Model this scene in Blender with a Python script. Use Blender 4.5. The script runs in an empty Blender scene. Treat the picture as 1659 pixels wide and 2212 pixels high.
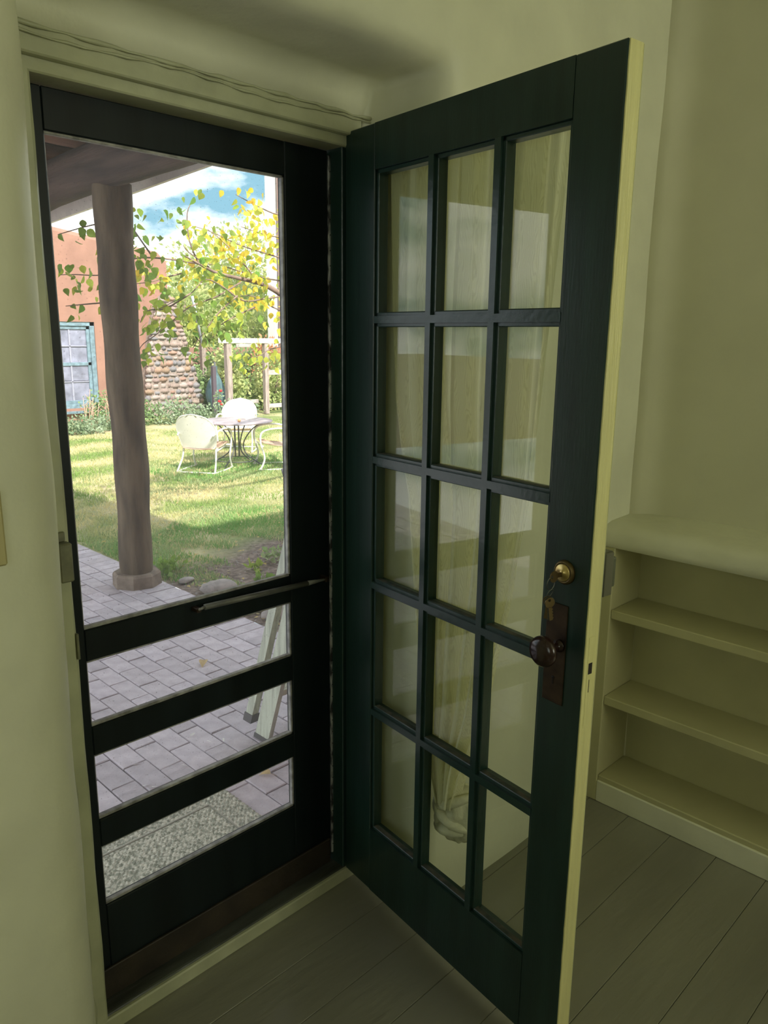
import bpy, bmesh, math, random
import numpy as np
from mathutils import Vector, Matrix, Euler
PI = math.pi
SC = bpy.context.scene
COL = SC.collection
R = random.Random(7)

# ---------------------------------------------------------------- camera, world, lights, exposure
cam_data = bpy.data.cameras.new('camera')
cam = bpy.data.objects.new('camera', cam_data); COL.objects.link(cam)
Rv = Vector((0.70533835, -0.7087886, 0.01079547)); Uv = Vector((0.15121889, 0.16532644, 0.97457684)); Fv = Vector((0.69255373, 0.68577394, -0.2237933))
m = Matrix.Identity(4)
for i in range(3):
    m[i][0] = Rv[i]; m[i][1] = Uv[i]; m[i][2] = -Fv[i]
m[0][3], m[1][3], m[2][3] = -1.35790352, -1.48941962, 1.55572929
cam.matrix_world = m
cam_data.sensor_fit = 'HORIZONTAL'; cam_data.sensor_width = 36.0; cam_data.lens = 1664.6983 / 1659 * 36
cam_data.clip_start = 0.02; cam_data.clip_end = 300
SC.camera = cam
SC.view_settings.view_transform = 'Standard'; SC.view_settings.look = 'None'
SC.view_settings.gamma = 1.0; SC.view_settings.use_curve_mapping = False
SC.view_settings.exposure = 0.0

world = bpy.data.worlds.new('world'); SC.world = world; world.use_nodes = True
nt = world.node_tree; nt.nodes.clear()
def N(nt, t, **kw):
    n = nt.nodes.new(t)
    for k, v in kw.items(): setattr(n, k, v)
    return n
wo = N(nt, 'ShaderNodeOutputWorld'); bg = N(nt, 'ShaderNodeBackground'); bg.inputs['Strength'].default_value = 3.2
tc = N(nt, 'ShaderNodeTexCoord'); mp = N(nt, 'ShaderNodeMapping'); mp.inputs['Scale'].default_value = (1.6, 1.6, 3.4)
no = N(nt, 'ShaderNodeTexNoise'); no.inputs['Scale'].default_value = 2.3; no.inputs['Detail'].default_value = 7; no.inputs['Roughness'].default_value = .55
cr = N(nt, 'ShaderNodeValToRGB'); cr.color_ramp.elements[0].position = .44; cr.color_ramp.elements[1].position = .56
cr.color_ramp.elements[0].color = (.135, .27, .34, 1); cr.color_ramp.elements[1].color = (1, 1, 1, 1)
nt.links.new(tc.outputs['Generated'], mp.inputs['Vector']); nt.links.new(mp.outputs[0], no.inputs['Vector'])
nt.links.new(no.outputs['Fac'], cr.inputs[0]); nt.links.new(cr.outputs[0], bg.inputs['Color']); nt.links.new(bg.outputs[0], wo.inputs[0])

sun_d = bpy.data.lights.new('sun', 'SUN'); sun_d.energy = 9.5; sun_d.angle = math.radians(1.0); sun_d.color = (1, .93, .82)
sun = bpy.data.objects.new('sun', sun_d); COL.objects.link(sun)
sun.rotation_mode = 'QUATERNION'; sun.rotation_quaternion = Vector((0.244, 1.165, -1)).to_track_quat('-Z', 'Y')

def area(name, loc, direction, sx, sy, power, color):
    d = bpy.data.lights.new(name, 'AREA'); d.shape = 'RECTANGLE'; d.size = sx; d.size_y = sy; d.energy = power; d.color = color
    o = bpy.data.objects.new(name, d); COL.objects.link(o); o.location = loc
    o.rotation_mode = 'QUATERNION'; o.rotation_quaternion = Vector(direction).to_track_quat('-Z', 'Y')
    return o
# daylight through the two windows behind the camera (they stand in wall_back and wall_left)
area('window_daylight', (0.38, -3.9, 1.75), (-.03, 1, 0.55), 1.2, 1.2, 25, (1.0, .98, .73))
area('window_daylight', (-2.93, -2.2, 1.75), (1, 0.1, -.15), 1.2, 1.2, 7.5, (1.0, .98, .80))

# ---------------------------------------------------------------- materials
MATS = {}
def mat(name, col, rough=.6, metal=0, var=0.0, vscale=8, bump=0.0, bscale=30, stretch=(1, 1, 1), trans=0, obrand=0.0, col2=None, spec=.5, sheen=0, ramp=(.35, .65), detail=4):
    if name in MATS: return MATS[name]
    M = bpy.data.materials.new(name); M.use_nodes = True; t = M.node_tree
    b = t.nodes['Principled BSDF']; b.inputs['Roughness'].default_value = rough; b.inputs['Metallic'].default_value = metal
    b.inputs['Specular IOR Level'].default_value = spec
    b.inputs['Base Color'].default_value = (*col, 1)
    tcn = N(t, 'ShaderNodeTexCoord'); mpn = N(t, 'ShaderNodeMapping'); mpn.inputs['Scale'].default_value = stretch
    t.links.new(tcn.outputs['Object'], mpn.inputs['Vector'])
    src = None
    if var > 0 or col2:
        n = N(t, 'ShaderNodeTexNoise'); n.inputs['Scale'].default_value = vscale; n.inputs['Detail'].default_value = detail
        t.links.new(mpn.outputs[0], n.inputs['Vector'])
        r = N(t, 'ShaderNodeValToRGB'); r.color_ramp.elements[0].position = ramp[0]; r.color_ramp.elements[1].position = ramp[1]
        c2 = col2 if col2 else tuple(min(1, c * (1 + var)) for c in col)
        c1 = col if col2 else tuple(c * (1 - var) for c in col)
        r.color_ramp.elements[0].color = (*c1, 1); r.color_ramp.elements[1].color = (*c2, 1)
        t.links.new(n.outputs['Fac'], r.inputs[0]); src = r.outputs[0]
    if obrand > 0:
        oi = N(t, 'ShaderNodeObjectInfo'); hs = N(t, 'ShaderNodeHueSaturation')
        ma = N(t, 'ShaderNodeMapRange'); ma.inputs['To Min'].default_value = 1 - obrand; ma.inputs['To Max'].default_value = 1 + obrand
        t.links.new(oi.outputs['Random'], ma.inputs['Value']); t.links.new(ma.outputs[0], hs.inputs['Value'])
        mh = N(t, 'ShaderNodeMath', operation='MULTIPLY'); mh.inputs[1].default_value = 7.31
        fr = N(t, 'ShaderNodeMath', operation='FRACT'); t.links.new(oi.outputs['Random'], mh.inputs[0]); t.links.new(mh.outputs[0], fr.inputs[0])
        m2 = N(t, 'ShaderNodeMapRange'); m2.inputs['To Min'].default_value = .5 - obrand * .12; m2.inputs['To Max'].default_value = .5 + obrand * .12
        t.links.new(fr.outputs[0], m2.inputs['Value']); t.links.new(m2.outputs[0], hs.inputs['Hue'])
        if src: t.links.new(src, hs.inputs['Color'])
        else: hs.inputs['Color'].default_value = (*col, 1)
        src = hs.outputs[0]
    if src: t.links.new(src, b.inputs['Base Color'])
    if bump > 0:
        n2 = N(t, 'ShaderNodeTexNoise'); n2.inputs['Scale'].default_value = bscale; n2.inputs['Detail'].default_value = 5
        t.links.new(mpn.outputs[0], n2.inputs['Vector'])
        bp = N(t, 'ShaderNodeBump'); bp.inputs['Strength'].default_value = bump; bp.inputs['Distance'].default_value = .01
        t.links.new(n2.outputs['Fac'], bp.inputs['Height']); t.links.new(bp.outputs[0], b.inputs['Normal'])
    if trans > 0:   # thin leaf / cloth: part of the light passes through
        o = t.nodes['Material Output']; tr = N(t, 'ShaderNodeBsdfTranslucent'); mx = N(t, 'ShaderNodeMixShader'); mx.inputs[0].default_value = trans
        if src: t.links.new(src, tr.inputs['Color'])
        else: tr.inputs['Color'].default_value = (*col, 1)
        t.links.new(b.outputs[0], mx.inputs[1]); t.links.new(tr.outputs[0], mx.inputs[2]); t.links.new(mx.outputs[0], o.inputs['Surface'])
    MATS[name] = M
    return M

plaster = mat('plaster', (.56, .55, .37), .55, var=.05, vscale=3, bump=.5, bscale=5, spec=.35)
plaster_b = mat('plaster_rough', (.64, .64, .46), .5, var=.06, vscale=4, bump=.6, bscale=9, spec=.4)
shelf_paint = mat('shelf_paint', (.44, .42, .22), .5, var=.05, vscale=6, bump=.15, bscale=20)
cream = mat('cream_paint', (.52, .53, .30), .4, var=.08, vscale=9, bump=.3, bscale=25, stretch=(4, 4, .5))
cream_jamb = mat('cream_jamb', (.42, .43, .27), .45, var=.12, vscale=9, bump=.4, bscale=14)
edge_yellow = mat('yellow_edge_paint', (.62, .59, .26), .4, var=.06, vscale=12, bump=.3, bscale=30, stretch=(6, 6, .5))
green = mat('green_paint', (.012, .030, .022), .33, var=.2, vscale=5, bump=.05, bscale=40, stretch=(6, 6, .6), spec=.4)
green2 = mat('green_moulding', (.014, .036, .028), .28, bump=.1, bscale=40)
dusty = mat('dusty_ledge', (.085, .075, .05), .8, var=.4, vscale=40, col2=(.02, .032, .024))
black = mat('screen_door_paint', (.006, .0105, .011), .42, var=.3, vscale=3, bump=.03, bscale=30, stretch=(5, 5, .5), spec=.22)
bead = mat('screen_bead', (.30, .29, .27), .5, var=.4, vscale=40)
kick = mat('worn_brown', (.028, .020, .012), .6, var=.4, vscale=9, bump=.3, bscale=30)
sillm = mat('worn_sill', (.05, .055, .042), .35, var=.5, vscale=10, bump=.3, bscale=30, stretch=(.4, 2, 2))
floorm = mat('floor_paint', (.22, .215, .155), .22, var=.10, vscale=2.2, bump=.25, bscale=28, stretch=(.35, 2.2, 1), spec=.5)
rust = mat('old_bronze', (.045, .028, .016), .35, metal=.6, var=.4, vscale=30)
knobm = mat('knob_porcelain', (.022, .010, .008), .22, var=.2, vscale=30, spec=.5)
brass = mat('brass', (.55, .42, .16), .32, metal=.9, var=.15, vscale=30)
brass_d = mat('dull_brass', (.14, .10, .04), .4, metal=.8)
steel = mat('steel', (.13, .135, .105), .38, metal=.8, var=.15, vscale=50)
dark = mat('dark_hole', (.012, .008, .006), .8)
plate_m = mat('beige_plate', (.42, .37, .16), .45)
keeper_m = mat('painted_keeper', (.16, .16, .09), .45, var=.2, vscale=40)
glass_m = bpy.data.materials.new('pane_glass'); glass_m.use_nodes = True
t = glass_m.node_tree; t.nodes.clear()
o_ = N(t, 'ShaderNodeOutputMaterial'); mx = N(t, 'ShaderNodeMixShader'); lw = N(t, 'ShaderNodeLayerWeight'); lw.inputs['Blend'].default_value = .5; pw = N(t, 'ShaderNodeMath', operation='POWER'); pw.inputs[1].default_value = 5; fr = N(t, 'ShaderNodeMath', operation='MULTIPLY_ADD'); fr.inputs[1].default_value = .8; fr.inputs[2].default_value = .036
t.links.new(lw.outputs['Facing'], pw.inputs[0]); t.links.new(pw.outputs[0], fr.inputs[0])
gl = N(t, 'ShaderNodeBsdfGlossy'); gl.inputs['Roughness'].default_value = .004; tp = N(t, 'ShaderNodeBsdfTransparent'); tp.inputs[0].default_value = (.93, .95, .93, 1)
t.links.new(fr.outputs[0], mx.inputs[0]); t.links.new(tp.outputs[0], mx.inputs[1]); t.links.new(gl.outputs[0], mx.inputs[2]); t.links.new(mx.outputs[0], o_.inputs[0])
# insect screen: fine dusty wire cloth, most of the light passes between the wires
scr_m = bpy.data.materials.new('insect_screen'); scr_m.use_nodes = True
t = scr_m.node_tree; t.nodes.clear()
o_ = N(t, 'ShaderNodeOutputMaterial'); mx = N(t, 'ShaderNodeMixShader'); df = N(t, 'ShaderNodeBsdfDiffuse'); df.inputs[0].default_value = (.24, .24, .24, 1)
tl_ = N(t, 'ShaderNodeBsdfTranslucent'); tl_.inputs[0].default_value = (.28, .28, .28, 1); ad = N(t, 'ShaderNodeMixShader'); ad.inputs[0].default_value = .5
tp = N(t, 'ShaderNodeBsdfTransparent')
tcn = N(t, 'ShaderNodeTexCoord'); nn = N(t, 'ShaderNodeTexNoise'); nn.inputs['Scale'].default_value = 260; mr = N(t, 'ShaderNodeMapRange')
mr.inputs['From Min'].default_value = .66; mr.inputs['From Max'].default_value = .78; mr.inputs['To Min'].default_value = .15; mr.inputs['To Max'].default_value = .6
t.links.new(tcn.outputs['Object'], nn.inputs['Vector']); t.links.new(nn.outputs['Fac'], mr.inputs['Value']); t.links.new(mr.outputs[0], mx.inputs[0])
t.links.new(df.outputs[0], ad.inputs[1]); t.links.new(tl_.outputs[0], ad.inputs[2]); t.links.new(tp.outputs[0], mx.inputs[1]); t.links.new(ad.outputs[0], mx.inputs[2]); t.links.new(mx.outputs[0], o_.inputs[0])
# sheer curtain with a watered (moire) grain
cur_m = bpy.data.materials.new('curtain_voile'); cur_m.use_nodes = True
t = cur_m.node_tree; b = t.nodes['Principled BSDF']; b.inputs['Roughness'].default_value = .8
tcn = N(t, 'ShaderNodeTexCoord'); mpn = N(t, 'ShaderNodeMapping'); mpn.inputs['Scale'].default_value = (1, 1, .22)
wv = N(t, 'ShaderNodeTexWave'); wv.inputs['Scale'].default_value = 110; wv.inputs['Distortion'].default_value = 30; wv.inputs['Detail'].default_value = 2; wv.inputs['Detail Scale'].default_value = .35
rp = N(t, 'ShaderNodeValToRGB'); rp.color_ramp.elements[0].color = (.83, .81, .57, 1); rp.color_ramp.elements[1].color = (.93, .91, .67, 1); rp.color_ramp.elements[0].position = .1; rp.color_ramp.elements[1].position = .5
tlc = N(t, 'ShaderNodeBsdfTranslucent'); mx = N(t, 'ShaderNodeMixShader'); mx.inputs[0].default_value = .55
tpp = N(t, 'ShaderNodeBsdfTransparent'); mx2 = N(t, 'ShaderNodeMixShader'); mx2.inputs[0].default_value = .03
t.links.new(tcn.outputs['Object'], mpn.inputs['Vector']); t.links.new(mpn.outputs[0], wv.inputs['Vector']); t.links.new(wv.outputs['Fac'], rp.inputs[0])
t.links.new(rp.outputs[0], b.inputs['Base Color']); t.links.new(rp.outputs[0], tlc.inputs['Color'])
t.links.new(b.outputs[0], mx.inputs[1]); t.links.new(tlc.outputs[0], mx.inputs[2]); t.links.new(mx.outputs[0], mx2.inputs[1]); t.links.new(tpp.outputs[0], mx2.inputs[2])
t.links.new(mx2.outputs[0], t.nodes['Material Output'].inputs['Surface'])

paver_m = mat('paver_clay', (.53, .475, .515), .75, var=.12, vscale=14, bump=.35, bscale=60, obrand=.13)
sand_m = mat('joint_sand', (.06, .045, .042), .9, var=.3, vscale=50)
soil_m = mat('soil', (.15, .105, .08), .95, var=.3, vscale=12, bump=.9, bscale=40, col2=(.26, .20, .16))
turf_m = mat('turf_base', (.13, .15, .055), .95, vscale=2.2, col2=(.34, .28, .15), bump=.9, bscale=50, ramp=(.4, .62))
wood_post = mat('weathered_log', (.065, .042, .024), .8, vscale=5, col2=(.17, .122, .072), stretch=(2.2, 2.2, .5), bump=.5, bscale=22, detail=6)
wood_beam = mat('dark_beam', (.026, .016, .012), .85, vscale=5, col2=(.085, .053, .04), stretch=(3, .35, 3), bump=.8, bscale=18)
viga_m = mat('viga_wood', (.13, .06, .035), .8, vscale=6, col2=(.24, .12, .07), stretch=(.4, 3, 3), bump=.5)
deck_m = mat('deck_boards', (.035, .02, .015), .85, vscale=6, var=.3)
fascia_m = mat('fascia_paint', (.85, .78, .68), .6, var=.08, vscale=10)
stone_base = mat('stone_base', (.22, .17, .13), .85, vscale=16, var=.25, bump=.2)
adobe = mat('adobe_stucco', (.32, .175, .13), .9, vscale=2.5, var=.10, bump=.5, bscale=16)
adobe_shaded = mat('shaded_pink_stucco', (.46, .30, .25), .9, vscale=4, var=.1, bump=.4)  # pink tone carries the shade on the tower's right side
stucco_w = mat('white_stucco', (.88, .87, .82), .8, vscale=5, var=.04)
teal = mat('teal_paint', (.17, .26, .31), .55, vscale=14, var=.25, bump=.3)
teal_d = mat('blue_panes', (.24, .25, .33), .2, vscale=5, var=.3, spec=.8)
mortar = mat('mortar', (.30, .245, .21), .95, vscale=20, var=.2, bump=.6)
stones = [mat('stone_a', (.35, .27, .235), .9, var=.25, vscale=10, bump=.6, obrand=.16), mat('stone_b', (.26, .25, .26), .9, var=.25, vscale=10, bump=.6, obrand=.16),
          mat('stone_c', (.36, .24, .175), .9, var=.25, vscale=10, bump=.6, obrand=.16), mat('stone_d', (.40, .34, .305), .9, var=.2, vscale=10, bump=.6, obrand=.16)]
grey_rock = mat('grey_rock', (.36, .32, .30), .9, var=.25, vscale=12, bump=.6, bscale=20)
chair_w = mat('white_metal_paint', (.86, .86, .78), .4, var=.04, vscale=10)
rusty = mat('rusty_seat', (.62, .42, .30), .6, vscale=10, var=.2)
table_m = mat('table_top', (.36, .30, .32), .4, vscale=8, var=.2)
iron = mat('wrought_iron', (.12, .13, .13), .5, metal=.3)
blackiron = mat('black_iron', (.012, .014, .02), .4)
grey_wood = mat('grey_timber', (.34, .28, .25), .85, vscale=9, var=.3, stretch=(3, 3, .5), bump=.5)
rail_wood = mat('grey_rails', (.42, .38, .36), .85, vscale=9, var=.2)
pipe_m = mat('galvanised_pipe', (.55, .60, .68), .4, metal=.4)
ladder_m = mat('ladder_wood', (.50, .53, .42), .6, vscale=10, var=.2, stretch=(6, 6, .4), bump=.3, bscale=30)
rubber = mat('rubber', (.09, .085, .085), .6)
mat_m = mat('braided_yarn', (.85, .83, .68), .95, vscale=75, col2=(.34, .36, .27), bump=.6, bscale=90, ramp=(.42, .6))
mat_b = mat('braided_border', (.34, .36, .28), .95, vscale=70, col2=(.80, .78, .64), bump=.6, bscale=90, ramp=(.4, .6))
leaf_g = mat('leaf_green', (.26, .42, .07), .5, trans=.5, obrand=.25, var=.15, vscale=6)
leaf_l = mat('leaf_lime', (.52, .62, .09), .5, trans=.5, obrand=.2, var=.15, vscale=6)
leaf_y = mat('leaf_yellow', (.92, .66, .08), .5, trans=.5, obrand=.15, var=.15, vscale=6)
bark = mat('bark', (.26, .19, .15), .85, vscale=12, var=.3, bump=.5)
blade_m = mat('grass_blades', (.24, .38, .09), .7, trans=.35, vscale=1.3, col2=(.74, .66, .36), ramp=(.38, .56), detail=6)
blade_g = mat('grass_blades_fresh', (.20, .42, .10), .7, trans=.35, vscale=1.6, col2=(.42, .50, .25), ramp=(.4, .65))
bush_g = mat('bush_green', (.34, .48, .16), .7, trans=.4, vscale=4, col2=(.66, .66, .32), ramp=(.3, .7))
bush_d = mat('bush_dark', (.14, .25, .09), .7, trans=.3, vscale=4, col2=(.32, .45, .18))
sage = mat('sage_green', (.20, .30, .16), .8, trans=.3, vscale=6, col2=(.36, .45, .30))
red_leaf = mat('rust_leaves', (.50, .20, .09), .7, trans=.3, vscale=6, col2=(.65, .38, .2))
twig_m = mat('dry_twigs', (.55, .36, .26), .8)
red_m = mat('red_petals', (.65, .02, .03), .6)
navy_m = mat('navy_cloth', (.08,.15,.17), .8, vscale=8, var=.3)
dryleaf = mat('dry_leaf', (.62, .46, .22), .7, trans=.2, var=.2, vscale=30)

# ---------------------------------------------------------------- helpers
def tag(o, label=None, cat=None, group=None, kind=None):
    if label: o['label'] = label
    if cat: o['category'] = cat
    if group: o['group'] = group
    if kind: o['kind'] = kind
    return o
def empty(name, loc=(0, 0, 0), rz=0, parent=None):
    o = bpy.data.objects.new(name, None); COL.objects.link(o); o.location = loc; o.rotation_euler = (0, 0, rz); o.empty_display_size = .05
    if parent: o.parent = parent
    return o
def link(name, me, parent=None):
    o = bpy.data.objects.new(name, me); COL.objects.link(o)
    if parent: o.parent = parent
    return o
class MB:
    def __init__(s): s.v = []; s.f = []; s.sm = []
    def add(s, vs, fs, smooth=False):
        k = len(s.v); s.v += [tuple(v) for v in vs]; s.f += [tuple(k + i for i in f) for f in fs]; s.sm += [smooth] * len(fs); return s
    def box(s, a, b, bev=0):
        (x0, y0, z0), (x1, y1, z1) = a, b
        if x0 > x1: x0, x1 = x1, x0
        if y0 > y1: y0, y1 = y1, y0
        if z0 > z1: z0, z1 = z1, z0
        if bev <= 0:
            vs = [(x0, y0, z0), (x1, y0, z0), (x1, y1, z0), (x0, y1, z0), (x0, y0, z1), (x1, y0, z1), (x1, y1, z1), (x0, y1, z1)]
            return s.add(vs, [(0, 3, 2, 1), (4, 5, 6, 7), (0, 1, 5, 4), (1, 2, 6, 5), (2, 3, 7, 6), (3, 0, 4, 7)])
        bm = bmesh.new(); bmesh.ops.create_cube(bm, size=1)
        for v in bm.verts: v.co = Vector(((x0 + x1) / 2 + v.co.x * (x1 - x0), (y0 + y1) / 2 + v.co.y * (y1 - y0), (z0 + z1) / 2 + v.co.z * (z1 - z0)))
        bmesh.ops.bevel(bm, geom=bm.edges[:], offset=bev, segments=2 if bev > .003 else 1, affect='EDGES', profile=.5)
        bm.verts.index_update()
        s.add([v.co[:] for v in bm.verts], [[v.index for v in f.verts] for f in bm.faces]); bm.free(); return s
    def tube(s, pts, r, n=8, caps=True):
        pts = [Vector(p) for p in pts]; rs = r if isinstance(r, (list, tuple)) else [r] * len(pts)
        vs = []; fs = []; prev = None
        for i, p in enumerate(pts):
            d = (pts[min(i + 1, len(pts) - 1)] - pts[max(i - 1, 0)]).normalized()
            if prev is None:
                a = d.orthogonal().normalized()
            else:
                a = (prev - d * prev.dot(d)).normalized()
            prev = a; b = d.cross(a)
            for j in range(n):
                w = 2 * PI * j / n; vs.append(p + (a * math.cos(w) + b * math.sin(w)) * rs[i])
        for i in range(len(pts) - 1):
            for j in range(n):
                fs.append((i * n + j, i * n + (j + 1) % n, (i + 1) * n + (j + 1) % n, (i + 1) * n + j))
        if caps:
            fs.append(tuple(reversed(range(n)))); fs.append(tuple((len(pts) - 1) * n + j for j in range(n)))
        return s.add(vs, fs, True)
    def lathe(s, prof, n=24, M=None):   # prof (r, z)
        vs = []; fs = []
        for r, z in prof:
            for j in range(n):
                w = 2 * PI * j / n; v = Vector((r * math.cos(w), r * math.sin(w), z)); vs.append(M @ v if M else v)
        for i in range(len(prof) - 1):
            for j in range(n): fs.append((i * n + j, i * n + (j + 1) % n, (i + 1) * n + (j + 1) % n, (i + 1) * n + j))
        return s.add(vs, fs, True)
    def grid(s, rows, smooth=True):
        nr, nc = len(rows), len(rows[0]); vs = [v for r in rows for v in r]
        fs = [(i * nc + j, i * nc + j + 1, (i + 1) * nc + j + 1, (i + 1) * nc + j) for i in range(nr - 1) for j in range(nc - 1)]
        return s.add(vs, fs, smooth)
    def mesh(s, name):
        me = bpy.data.meshes.new(name); me.from_pydata(s.v, [], s.f); me.polygons.foreach_set('use_smooth', s.sm); me.update(); return me
    def build(s, name, m_, parent=None, loc=None):
        me = s.mesh(name); me.materials.append(m_); o = link(name, me, parent)
        if loc: o.location = loc
        return o
def box(name, a, b, m_, parent=None, bev=0): return MB().box(a, b, bev).build(name, m_, parent)
def hn(x, y, s=1.0, seed=0):  # cheap smooth noise
    return (math.sin(x * 3.1 * s + seed) * math.cos(y * 2.7 * s + seed * 1.7) + .5 * math.sin(x * 7.3 * s + y * 5.1 * s + seed * 2.3) + .25 * math.sin(x * 13.7 * s - y * 11.9 * s + seed)) / 1.75

FL = -0.045; G = -0.12; CZ = 2.78

# ================================================================ THE SETTING: ROOM
# floor: boards run along the doorway wall
floor = empty('floor', (0, 0, 0)); tag(floor, 'grey-green painted wooden floor boards of the room', 'floor', kind='structure')
box('subfloor', (-3.0, -4.0, FL - .08), (1.115, .012, FL - .021), dark, floor)
yb = 0.008; k = 0
while yb > -4.0:
    w = .150
    mb = MB()
    z = FL + R.uniform(-.0005, .0005)
    mb.box((-3.0, yb - w + .0012, FL - .02), (1.112, yb, z), .0012)
    mb.build('floorboard', floorm, floor); yb -= w; k += 1

def ringwall():
    # front wall with a deep rounded reveal: rings from the door frame out to the corners of the room
    rings = [  # (left, right, top, y, corner radius)
        (-.778, .032, 2.045, .055, .002), (-.780, .046, 2.062, -.010, .002), (-.792, .060, 2.105, -.018, .01), (-.797, .063, 2.138, -.030, .02),
        (-.803, .064, 2.142, -.08, .02), (-.815, .066, 2.142, -.12, .02), (-.833, .069, 2.142, -.165, .02), (-.850, .073, 2.143, -.200, .022), (-.876, .080, 2.147, -.228, .028),
        (-.910, .091, 2.157, -.248, .036), (-.960, .108, 2.175, -.259, .05), (-1.03, .140, 2.21, -.264, .07)]
    nz, na, nx = 44, 6, 30
    rows = []
    def pts(L, Rr, T, y, rc, full=True):
        p = []
        for i in range(nz):
            p.append([L, y, FL - .02 + (T - rc - FL + .02) * i / nz, 'L'])
        for i in range(na): a = PI - (PI / 2) * i / na; p.append([L + rc + rc * math.cos(a), y, T - rc + rc * math.sin(a), 'C'])
        for i in range(nx): p.append([L + rc + (Rr - L - 2 * rc) * i / nx, y, T, 'T'])
        for i in range(na): a = PI / 2 - (PI / 2) * i / na; p.append([Rr - rc + rc * math.cos(a), y, T - rc + rc * math.sin(a), 'C'])
        for i in range(nz + 1): p.append([Rr, y, T - rc - (T - rc - FL + .02) * i / nz, 'R'])
        return p
    for ri, (L, Rr, T, y, rc) in enumerate(rings):
        row = []
        for q in pts(L, Rr, T, y, rc):
            x, yy, z, s = q
            amp = 0 if ri < 3 else min(1, (ri - 2) / 4)
            if s == 'L' or x < -.7: x += -.007 * (1.3 - z) * (1 if ri > 1 else 0)
            n = hn(x * 1.3 + z, z * 1.9 + yy * 3, 1.1, 2) * .006 * amp
            if s == 'L': x -= n * .6; yy += n * .5
            elif s == 'R': x += n
            else: z += n * .9; yy += n * .6
            row.append((x, yy, z))
        rows.append(row)
    # wall plane out to the room corners, several steps so that the plaster can undulate
    last = pts(*rings[-1]); end = pts(-3.0, 1.115, CZ, -.264, .001)
    for stp in (.08, .2, .35, .5, .68, .84, 1.0):
        row = []
        for a, b in zip(last, end):
            x = a[0] + (b[0] - a[0]) * stp; z = a[2] + (b[2] - a[2]) * stp
            if a[3] == 'L': z = a[2] + (b[2] - a[2]) * stp
            yy = -.264 + hn(x * 1.2, z * 1.2, 1.3, 5) * .006
            if a[0] < -.9: x += -.007 * (1.3 - a[2]) * (1 - stp)
            row.append((x, yy, z))
        rows.append(row)
    return MB().grid(rows)
wf = empty('wall_front'); tag(wf, 'cream plastered wall with the deep rounded door reveal', 'wall', kind='structure')
ringwall().build('plaster_face', plaster_b, wf)
# core and outside of the same wall (above, left and right of the doorway)
box('outer_wall', (-3.2, .03, G - .1), (-.80, .20, 3.4), adobe, wf)
box('outer_wall', (.035, .03, G - .1), (7.5, .20, 3.4), adobe, wf)
box('outer_wall', (-.80, .118, 2.01), (.035, .20, 3.4), adobe, wf); box('outer_wall', (-.80, .03, 2.07), (.035, .118, 3.4), adobe, wf)
box('parapet', (-3.2, -.24, CZ + .12), (7.5, .03, 3.4), adobe, wf)

wr = empty('wall_right'); tag(wr, 'plain cream plaster wall above the built-in shelves', 'wall', kind='structure')
rows = []
for i in range(30):
    z = FL - .02 + (CZ - FL) * i / 29
    rows.append([(1.113 + hn(y_ * 1.0, z * 1.1, 1.0, 9) * .004 - (.035 * math.exp(-((y_ + .264) / .05) ** 2)), y_, z) for y_ in [-.255 - .02 * j for j in range(8)] + [-.45 - 3.55 * j / 24 for j in range(25)]])
MB().grid(rows).build('plaster_face', plaster, wr)
box('wall_core', (1.19, -4.0, FL - .1), (1.35, .03, CZ), adobe, wr)
wl = empty('wall_left'); tag(wl, 'cream plaster wall to the left with a window in it, outside the view', 'wall', kind='structure')
for a, b in (((-3.15, -4, FL - .1), (-3.0, -2.8, CZ)), ((-3.15, -1.6, FL - .1), (-3.0, -.264, CZ)), ((-3.15, -2.8, FL - .1), (-3.0, -1.6, 1.15)), ((-3.15, -2.8, 2.35), (-3.0, -1.6, CZ))):
    box('plaster_face', a, b, plaster, wl)
wb = empty('wall_back'); tag(wb, 'cream plaster wall behind the camera with a window in it', 'wall', kind='structure')
for a, b in (((-3.15, -4.15, FL - .1), (-.25, -4.0, CZ)), ((1.02, -4.15, FL - .1), (1.3, -4.0, CZ)), ((-.25, -4.15, FL - .1), (1.02, -4.0, 1.15)), ((-.25, -4.15, 2.35), (1.02, -4.0, CZ))):
    box('plaster_face', a, b, plaster, wb)
for nm, x0, x1, y0, y1 in (('window_1', -.25, 1.02, -4.12, -4.08), ('window_2', -3.12, -3.08, -2.8, -1.6)):
    w = empty(nm); tag(w, 'white framed window behind the camera, out of view' if nm == 'window_1' else 'white framed window in the left wall, out of view', 'window', kind='structure')
    f = MB()
    if nm == 'window_1':
        f.box((x0, y0, 1.15), (x1, y1, 1.2)).box((x0, y0, 2.3), (x1, y1, 2.35)).box((x0, y0, 1.2), (x0 + .05, y1, 2.3)).box((x1 - .05, y0, 1.2), (x1, y1, 2.3)).box((x0, y0, 1.73), (x1, y1, 1.77))
        f.build('window_frame', cream, w); box('pane', (x0 + .04, -4.1, 1.18), (x1 - .04, -4.096, 2.32), glass_m, w)
    else:
        f.box((x0, y0, 1.15), (x1, y1, 1.2)).box((x0, y0, 2.3), (x1, y1, 2.35)).box((x0, y0, 1.2), (x1, y0 + .05, 2.3)).box((x0, y1 - .05, 1.2), (x1, y1, 2.3)).box((x0, y0, 1.73), (x1, y1, 1.77))
        f.build('window_frame', cream, w); box('pane', (-3.1, y0 + .04, 1.18), (-3.096, y1 - .04, 2.32), glass_m, w)
ce = box('ceiling', (-3.2, -4.15, CZ), (1.3, .03, CZ + .12), plaster); tag(ce, 'cream plaster ceiling', 'ceiling', kind='structure')

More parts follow.
